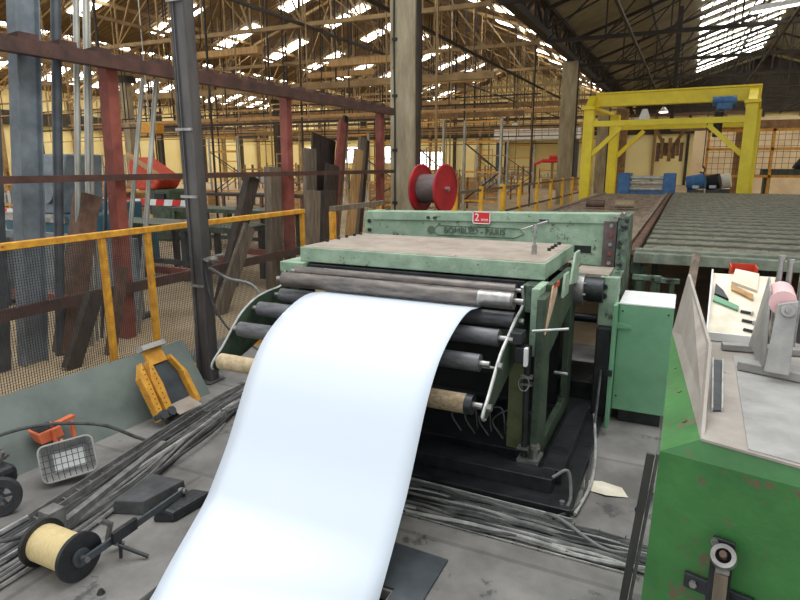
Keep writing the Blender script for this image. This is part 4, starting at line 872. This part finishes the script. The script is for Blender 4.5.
# dark cloth covered object, green table at right
r=thing('machine_bench','long dark green bench beyond the roller table at the right edge','bench',(6,26,0))
MB().box(2.4,9,25.6,26.4,1.35,1.6).build('benchtop',mGreenD,r,False,.02); 
for x in (2.6,5.5,8.8): MB().box(x-.1,x+.1,25.7,26.3,0,1.35).build('leg',mGreenD,r)
m=MB(); m.hexa([(3.3,25.7,1.6),(5.2,25.7,1.6),(5.2,26.3,1.6),(3.3,26.3,1.6)],[(3.8,25.8,2.35),(5.0,25.8,2.4),(5.0,26.2,2.4),(3.8,26.2,2.35)]); tag(m.build('black_cover',mBlack,None,bevel=.15),'slumped black cover lying on the dark green bench at far right','cover')
r=thing('wall_notice','white notice with rows of small grey lettering at far right wall','sign',(6.6,43.9,2.9)); MB().box(5.9,9,43.9,43.98,2.6,3.7).build('board',mWhite,r)
m=MB()
for j in range(3):
    for i in range(11): m.box(6.05+i*.24,6.2+i*.24,43.88,43.9,2.72+j*.32,2.9+j*.32)
m.build('lettering',mGreyD,r)
# ================= LEFT HALL CONTENTS
def machine(x,y,w,d,h,body,top,lab,name='machine_tool',wheel=False):
    r=thing(name,lab,'machine',(x,y,0)); MB().box(x-w/2,x+w/2,y-d/2,y+d/2,0,h*.55).build('base',body,r,False,.03)
    MB().hexa([(x-w*.3,y-d*.4,h*.55),(x+w*.2,y-d*.4,h*.55),(x+w*.2,y+d*.4,h*.55),(x-w*.3,y+d*.4,h*.55)],[(x-w*.2,y-d*.3,h),(x+w*.35,y-d*.3,h),(x+w*.35,y+d*.3,h),(x-w*.2,y+d*.3,h)]).build('column',top,r,False,.03)
    MB().cyl((x+w*.1,y-d*.45,h*.75),(x+w*.1,y-d*.3,h*.75),h*.12,18).build('motor_cover',top,r,True); MB().box(x-w*.45,x+w*.45,y-d*.55,y-d*.5,h*.5,h*.56).build('front_rail',mSteel,r)
    return r
def at(x,y,dist): # pick a world floor point seen in direction of picture column x at a distance
    yaw=math.radians(25.2); a=math.atan((x-400)/600/math.cos(math.radians(12.7))*1.0)
    h=yaw-a; return (-math.sin(h)*dist,math.cos(h)*dist)
a=at(78,0,10.5); machine(a[0],a[1],1.5,1.0,1.9,mBlue2,mGrey,'teal and grey press seen between the steel lengths at far left')
a=at(128,0,12.2); machine(a[0],a[1],.9,.9,1.1,mBlue2,mBlue2,'low blue machine base behind the leaning red upright')
a=at(80,0,8); r=thing('machine_guard','pale blue steel panel standing behind the rack and mesh fence','machine guard',(a[0],a[1],0)); MB().box(a[0]-1.5,a[0]+1.0,a[1],a[1]+.06,.05,.95).build('panel_sheet',mGrey,r); m=MB(); m.box(a[0]-1.4,a[0]-1.3,a[1]-.2,a[1]+.3,0,.05); m.box(a[0]+.8,a[0]+.9,a[1]-.2,a[1]+.3,0,.05); m.build('foot',mGreyD,r)
a=at(172,0,15.5); r=thing('tipping_hopper','red tipping hopper on a green machine base beyond the rack','hopper',(a[0],a[1],0)); x,y=a
MB().box(x-.1,x+.5,y-.3,y+.3,0,1.2).build('base',mGreenD,r,False,.05); MB().box(x+.1,x+.4,y-.36,y-.29,.9,1.1).build('hatch',mBlack,r)
m=MB(); m.prism([(x-.65,1.3),(x-.68,1.75),(x-.58,1.95),(x+.35,1.45),(x+.15,1.2),(x-.4,1.16)],1,y-.35,y+.35); m.build('hopper_body',mRedO,r,False,.06)
m=MB(); m.bar((x-.62,y-.38,2.0),(x+.42,y-.38,1.45),.08,.08); m.build('hopper_lip',mWoodL,r)
# red/white barrier board
for i,(px_,d_,w_,hz) in enumerate(((150,13.5,3.6,.95),(20,11.5,1.4,.95),(95,12.6,1.2,1.0))):
    x,y=at(px_,0,d_); r=thing('barrier_board',['red and white striped barrier board below the red hopper','red and white striped barrier board at the far left edge','red and white striped barrier board right of the teal press'][i],'barrier',(x,y,0))
    n=int(w_/.22)
    for q in range(n): MB().prism([(x-w_/2+q*.22,hz),(x-w_/2+q*.22+.22,hz),(x-w_/2+q*.22+.26,hz+.12),(x-w_/2+q*.22+.04,hz+.12)],1,y,y+.03).build('stripe',(mRed,mWhite)[q%2],r)
    for q in (-1,1): MB().box(x+q*w_*.4-.03,x+q*w_*.4+.03,y+.03,y+.09,0,hz+.15).build('leg',mGreyD,r)
# long benches with clutter
def bench(x,y,w,lab,mat,top):
    r=thing('steel_bench',lab,'bench',(x,y,0)); MB().box(x-w/2,x+w/2,y-.4,y+.4,.78,.86).build('benchtop',top,r)
    for q in (-.45,-.15,.15,.45):
        for s in (-.35,.35): MB().box(x+q*w-.04,x+q*w+.04,y+s-.04,y+s+.04,0,.78).build('leg',mat,r)
    MB().box(x-w/2,x+w/2,y-.38,y-.32,.25,.32).build('lower_rail',mat,r); return r
x,y=at(185,0,10.2); bench(x,y,3.0,'long dark steel bench behind the rack, below the striped board',mGreyD,mGreenD)
x,y=at(240,0,13.2); bench(x,y,3.0,'green topped steel bench left of the second red upright',mGreenD,mGreenD)
x,y=at(255,0,20); bench(x,y,5,'long steel bench farther back left of the second red upright',mRust,mWoodD)
x,y=at(150,0,24.5); bench(x,y,6,'long steel bench far beyond the red hopper',mGreyD,mWoodL)
x,y=at(8,0,9.6); bench(x,y,1.2,'short steel bench at the far left edge',mGreyD,mWoodG)
def ico(x,y): pass
# sawhorse frames, pallets, crates scattered between rows
def crate(w,d,h,mat):
    r=thing('timber_crate','','crate',(0,0,0)); 
    b=MB()
    for k in range(4): z=h*(k+.5)/4; b.box(-w/2,w/2,-d/2,-d/2+.02,z-h/10,z+h/10); b.box(-w/2,w/2,d/2-.02,d/2,z-h/10,z+h/10); b.box(-w/2,-w/2+.02,-d/2,d/2,z-h/10,z+h/10); b.box(w/2-.02,w/2,-d/2,d/2,z-h/10,z+h/10)
    b.build('slatted_sides',mat,r)
    for sx in (-1,1):
        for sy in (-1,1): MB().box(sx*w/2-.03,sx*w/2+.03,sy*d/2-.03,sy*d/2+.03,0,h).build('corner_post',mat,r)
    MB().box(-w/2,w/2,-d/2,d/2,.03,.06).build('crate_floor',mat,r); return r
cr=crate(1.2,.9,.8,mWoodL); fl=True
rack0=thing('stock_trolley','','trolley',(0,0,0))
for sx in (-1,1):
    for sy in (-1,1): MB().bar((sx*.9,sy*.4,0),(sx*.9,sy*.4,1.5),.07).build('post',mBrownM,rack0)
for z in (.3,.8,1.3): MB().box(-.95,.95,-.42,.42,z,z+.05).build('shelf',mWoodL,rack0)
m=MB()
for i in range(7): m.box(-.85+i*.25,-.7+i*.25,-.3,.3,.85,1.0+.08*(i%3))
m.build('stored_part',mSteelW,rack0)
ladder=thing('scaffold_tower','','scaffold',(0,0,0))
for sx in (-1,1): MB().bar((sx*.6,0,0),(sx*.6,0,2.6),.06).build('post',mTube,ladder)
for z in (.4,1.2,2.0,2.55): MB().bar((-.6,0,z),(.6,0,z),.05).build('crossbar',mYel,ladder)
m=MB(); m.bar((-.6,0,.4),(.6,0,1.2),.03); m.bar((.6,0,1.2),(-.6,0,2.0),.03); m.build('diagonal_brace',mTrussD,ladder)
first={id(cr):True,id(rack0):True,id(ladder):True}
def put(o,x,y,rz,lab,grp,sc=None):
    if first[id(o)]:
        first[id(o)]=False; o.location=(x,y,0); o.rotation_euler=(0,0,rz); o['label']=lab; o['group']=grp
        if sc: o.scale=sc
    else: dup(o,(x,y,0),rz,lab,grp,sc)
placed=[at(240,0,13.5),at(255,0,20),at(160,0,22),at(185,0,10.2)]; placed+=[(p[0]+d,p[1]) for p in list(placed) for d in (-2,2)]
for i in range(190):
    px_=random.choice([random.uniform(195,400),random.uniform(0,180),random.uniform(425,560)]) ; d=random.uniform(19,52)
    if px_<180: d=random.uniform(17,42)
    x,y=at(px_,0,d)
    if y>57 or x<-43 or abs(x+5)<1.3 or abs(x+25)<1.2 or (abs(x+4)<1.3 and y<28): continue
    if any((x-u)**2+(y-v)**2<5.2 for u,v in placed): continue
    placed.append((x,y)); k=i%3; s=random.uniform(.8,1.3)
    zone='left hall beyond the rack' if px_<400 else 'hall behind the yellow handrail'
    o=(cr,rack0,ladder)[k]
    nm=('pale slatted timber crate on the floor of the distant ','brown shelved stock trolley in the distant ','tall tubular steel frame with yellow crossbars in the distant ')[k]+zone
    put(o,x,y,random.uniform(-.4,.4),nm,nm,(s,s,s))
# trailing hoist cables hanging from the roof in left hall
for i in range(34):
    x,y=at(random.uniform(100,560),0,random.uniform(16,45))
    if y>55: continue
    tag(MB().bar((x,y,0),(x,y,slope_z(x)),.05).build('service_pipe',mTrussD if i%2 else mTruss),('dark' if i%2 else 'pale brown')+' thin vertical service pipe rising from floor to roof in the distant hall','pipe',('dark' if i%2 else 'pale')+' service pipes')
# long horizontal service runs (low level ducts/rails seen across the hall)
for i,(y,z,mt,x0,x1) in enumerate(((24,3.7,mBrownM,-30,-6),(30,4.3,mWoodL,-36,-5.5),(36,3.9,mTruss,-40,-5.5),(42,4.4,mWoodL,-42,-5.5),(34,5.0,mBrownM,-30,-1.5),(48,5.2,mRust,-40,4),(20,4.6,mTruss,-22,-6))):
    r=thing('overhead_runway','%s overhead runway beam crossing the hall, number %s back from the rack'%(('orange-brown','tan','brown','tan','orange-brown','rusty','brown')[i],('second','third','fifth','sixth','fourth','last','first')[i]),'runway beam',(0,y,z))
    r['label']=['second overhead runway beam back from the rack, orange-brown','third overhead runway beam back from the rack, tan','fifth overhead runway beam back from the rack, brown','sixth overhead runway beam back from the rack, tan','fourth overhead runway beam, orange-brown, reaching past the pillars','farthest overhead runway beam, rusty, near the back wall','nearest overhead runway beam back from the rack, brown'][i]
    MB().box(x0,x1,y-.12,y+.12,z-.1,z+.1).build('beam',mt,r)
    x=x0+1
    while x<x1: MB().bar((x,y,z),(x,y,slope_z(x)),.05).build('hanger',mTrussD,r); x+=3
for i in range(16):
    y=15.7+i*2.45; z=3.0+((i*37)%17)*.13
    for bay,(x0,x1) in enumerate(((-24.2,-5.7 if i%3 else -7.0),(-43.5,-25.8))):
        if bay and i<3: continue
        pl='tan' if (i+bay)%2 else 'dark brown'; zz=z+.25*bay
        lab='thin %s horizontal pipe hung on drop rods across the %s'%(pl,('bay left of the pillars','far left bay')[bay])
        r=thing('pipe_run',lab,'pipe',(0,y,zz),lab)
        MB().bar((x0,y,zz),(x1,y,zz),.055).build('pipe_length',mWoodL if (i+bay)%2 else mTrussD,r)
        x=x0+.8
        while x<x1: MB().bar((x,y,zz),(x,y,slope_z(x)-.01),.03).build('drop_rod',mTrussD if i%3 else mTruss,r); x+=2.6
x,y=at(167,0,22); r=thing('chain_hoist','small yellow chain hoist hanging above the red hopper','hoist',(x,y,3)); MB().box(x-.35,x+.35,y-.2,y+.2,2.75,3.1).build('body',mYel,r,False,.04); m=MB(); m.bar((x-.1,y,3.1),(x-.1,y,slope_z(x)-.05),.03); m.build('chain',mTube,r); MB().tube([(x,y,2.75),(x+.02,y,2.55),(x-.08,y,2.5),(x-.12,y,2.58)],.03).build('hook',mDark,r,True)
r=thing('office_cabin','long pale cabin box on the back wall behind the red reel','cabin',(-13,57,0)); MB().box(-17,-9,57,59.5,4.0,5.2).build('cabin_body',mWhite,r); m=MB(); m.box(-16.8,-16.4,57.2,57.6,0,4); m.box(-9.6,-9.2,57.2,57.6,0,4); m.build('leg',mGreyD,r)
x,y=at(545,0,46); r=thing('red_crane_truck','small red lifting vehicle in the distance left of the stained pillar','vehicle',(x,y,0)); MB().box(x-.75,x+.75,y-.4,y+.4,1.9,2.15).build('body',mRed,r,False,.1); MB().box(x-.2,x+.5,y-.4,y+.4,2.15,2.4).build('cab',mRed,r,False,.05); m=MB(); m.bar((x-.6,y,2.1),(x-1.4,y,1.7),.16); m.build('boom',mRed,r); MB().box(x-.08,x+.08,y-.1,y+.1,0,1.9).build('pedestal',mTruss,r)
# ================= LIGHT
w=bpy.data.worlds.new('w'); scene.world=w; w.use_nodes=True; nt=w.node_tree; bg=nt.nodes['Background']
bg.inputs['Color'].default_value=(.93,.965,1.0,1); bg.inputs['Strength'].default_value=1.0
def area(name,loc,size,sy,e,rot=(0,0,0),col=(1,1,1)):
    l=bpy.data.lights.new(name,'AREA'); l.shape='RECTANGLE'; l.size=size; l.size_y=sy; l.energy=e; l.color=col
    o=bpy.data.objects.new(name,l); C.objects.link(o); o.location=loc; o.rotation_euler=rot; return o
area('roof_light',(-1.2,3.6,6.4),5,5,260,col=(.95,.98,1))
# ================= CAMERA
cam=bpy.data.cameras.new('camera'); co=bpy.data.objects.new('camera',cam); C.objects.link(co)
co.location=(0,0,1.75); co.rotation_euler=(math.radians(90-12.7),0,math.radians(25.2))
cam.sensor_width=36; cam.lens=600*36/800; cam.clip_end=200; cam.clip_start=.05
scene.camera=co
scene.view_settings.view_transform='Standard'; scene.view_settings.look='None'; scene.view_settings.gamma=1; scene.view_settings.exposure=.2
try: scene.view_settings.use_curve_mapping=False
except Exception: pass
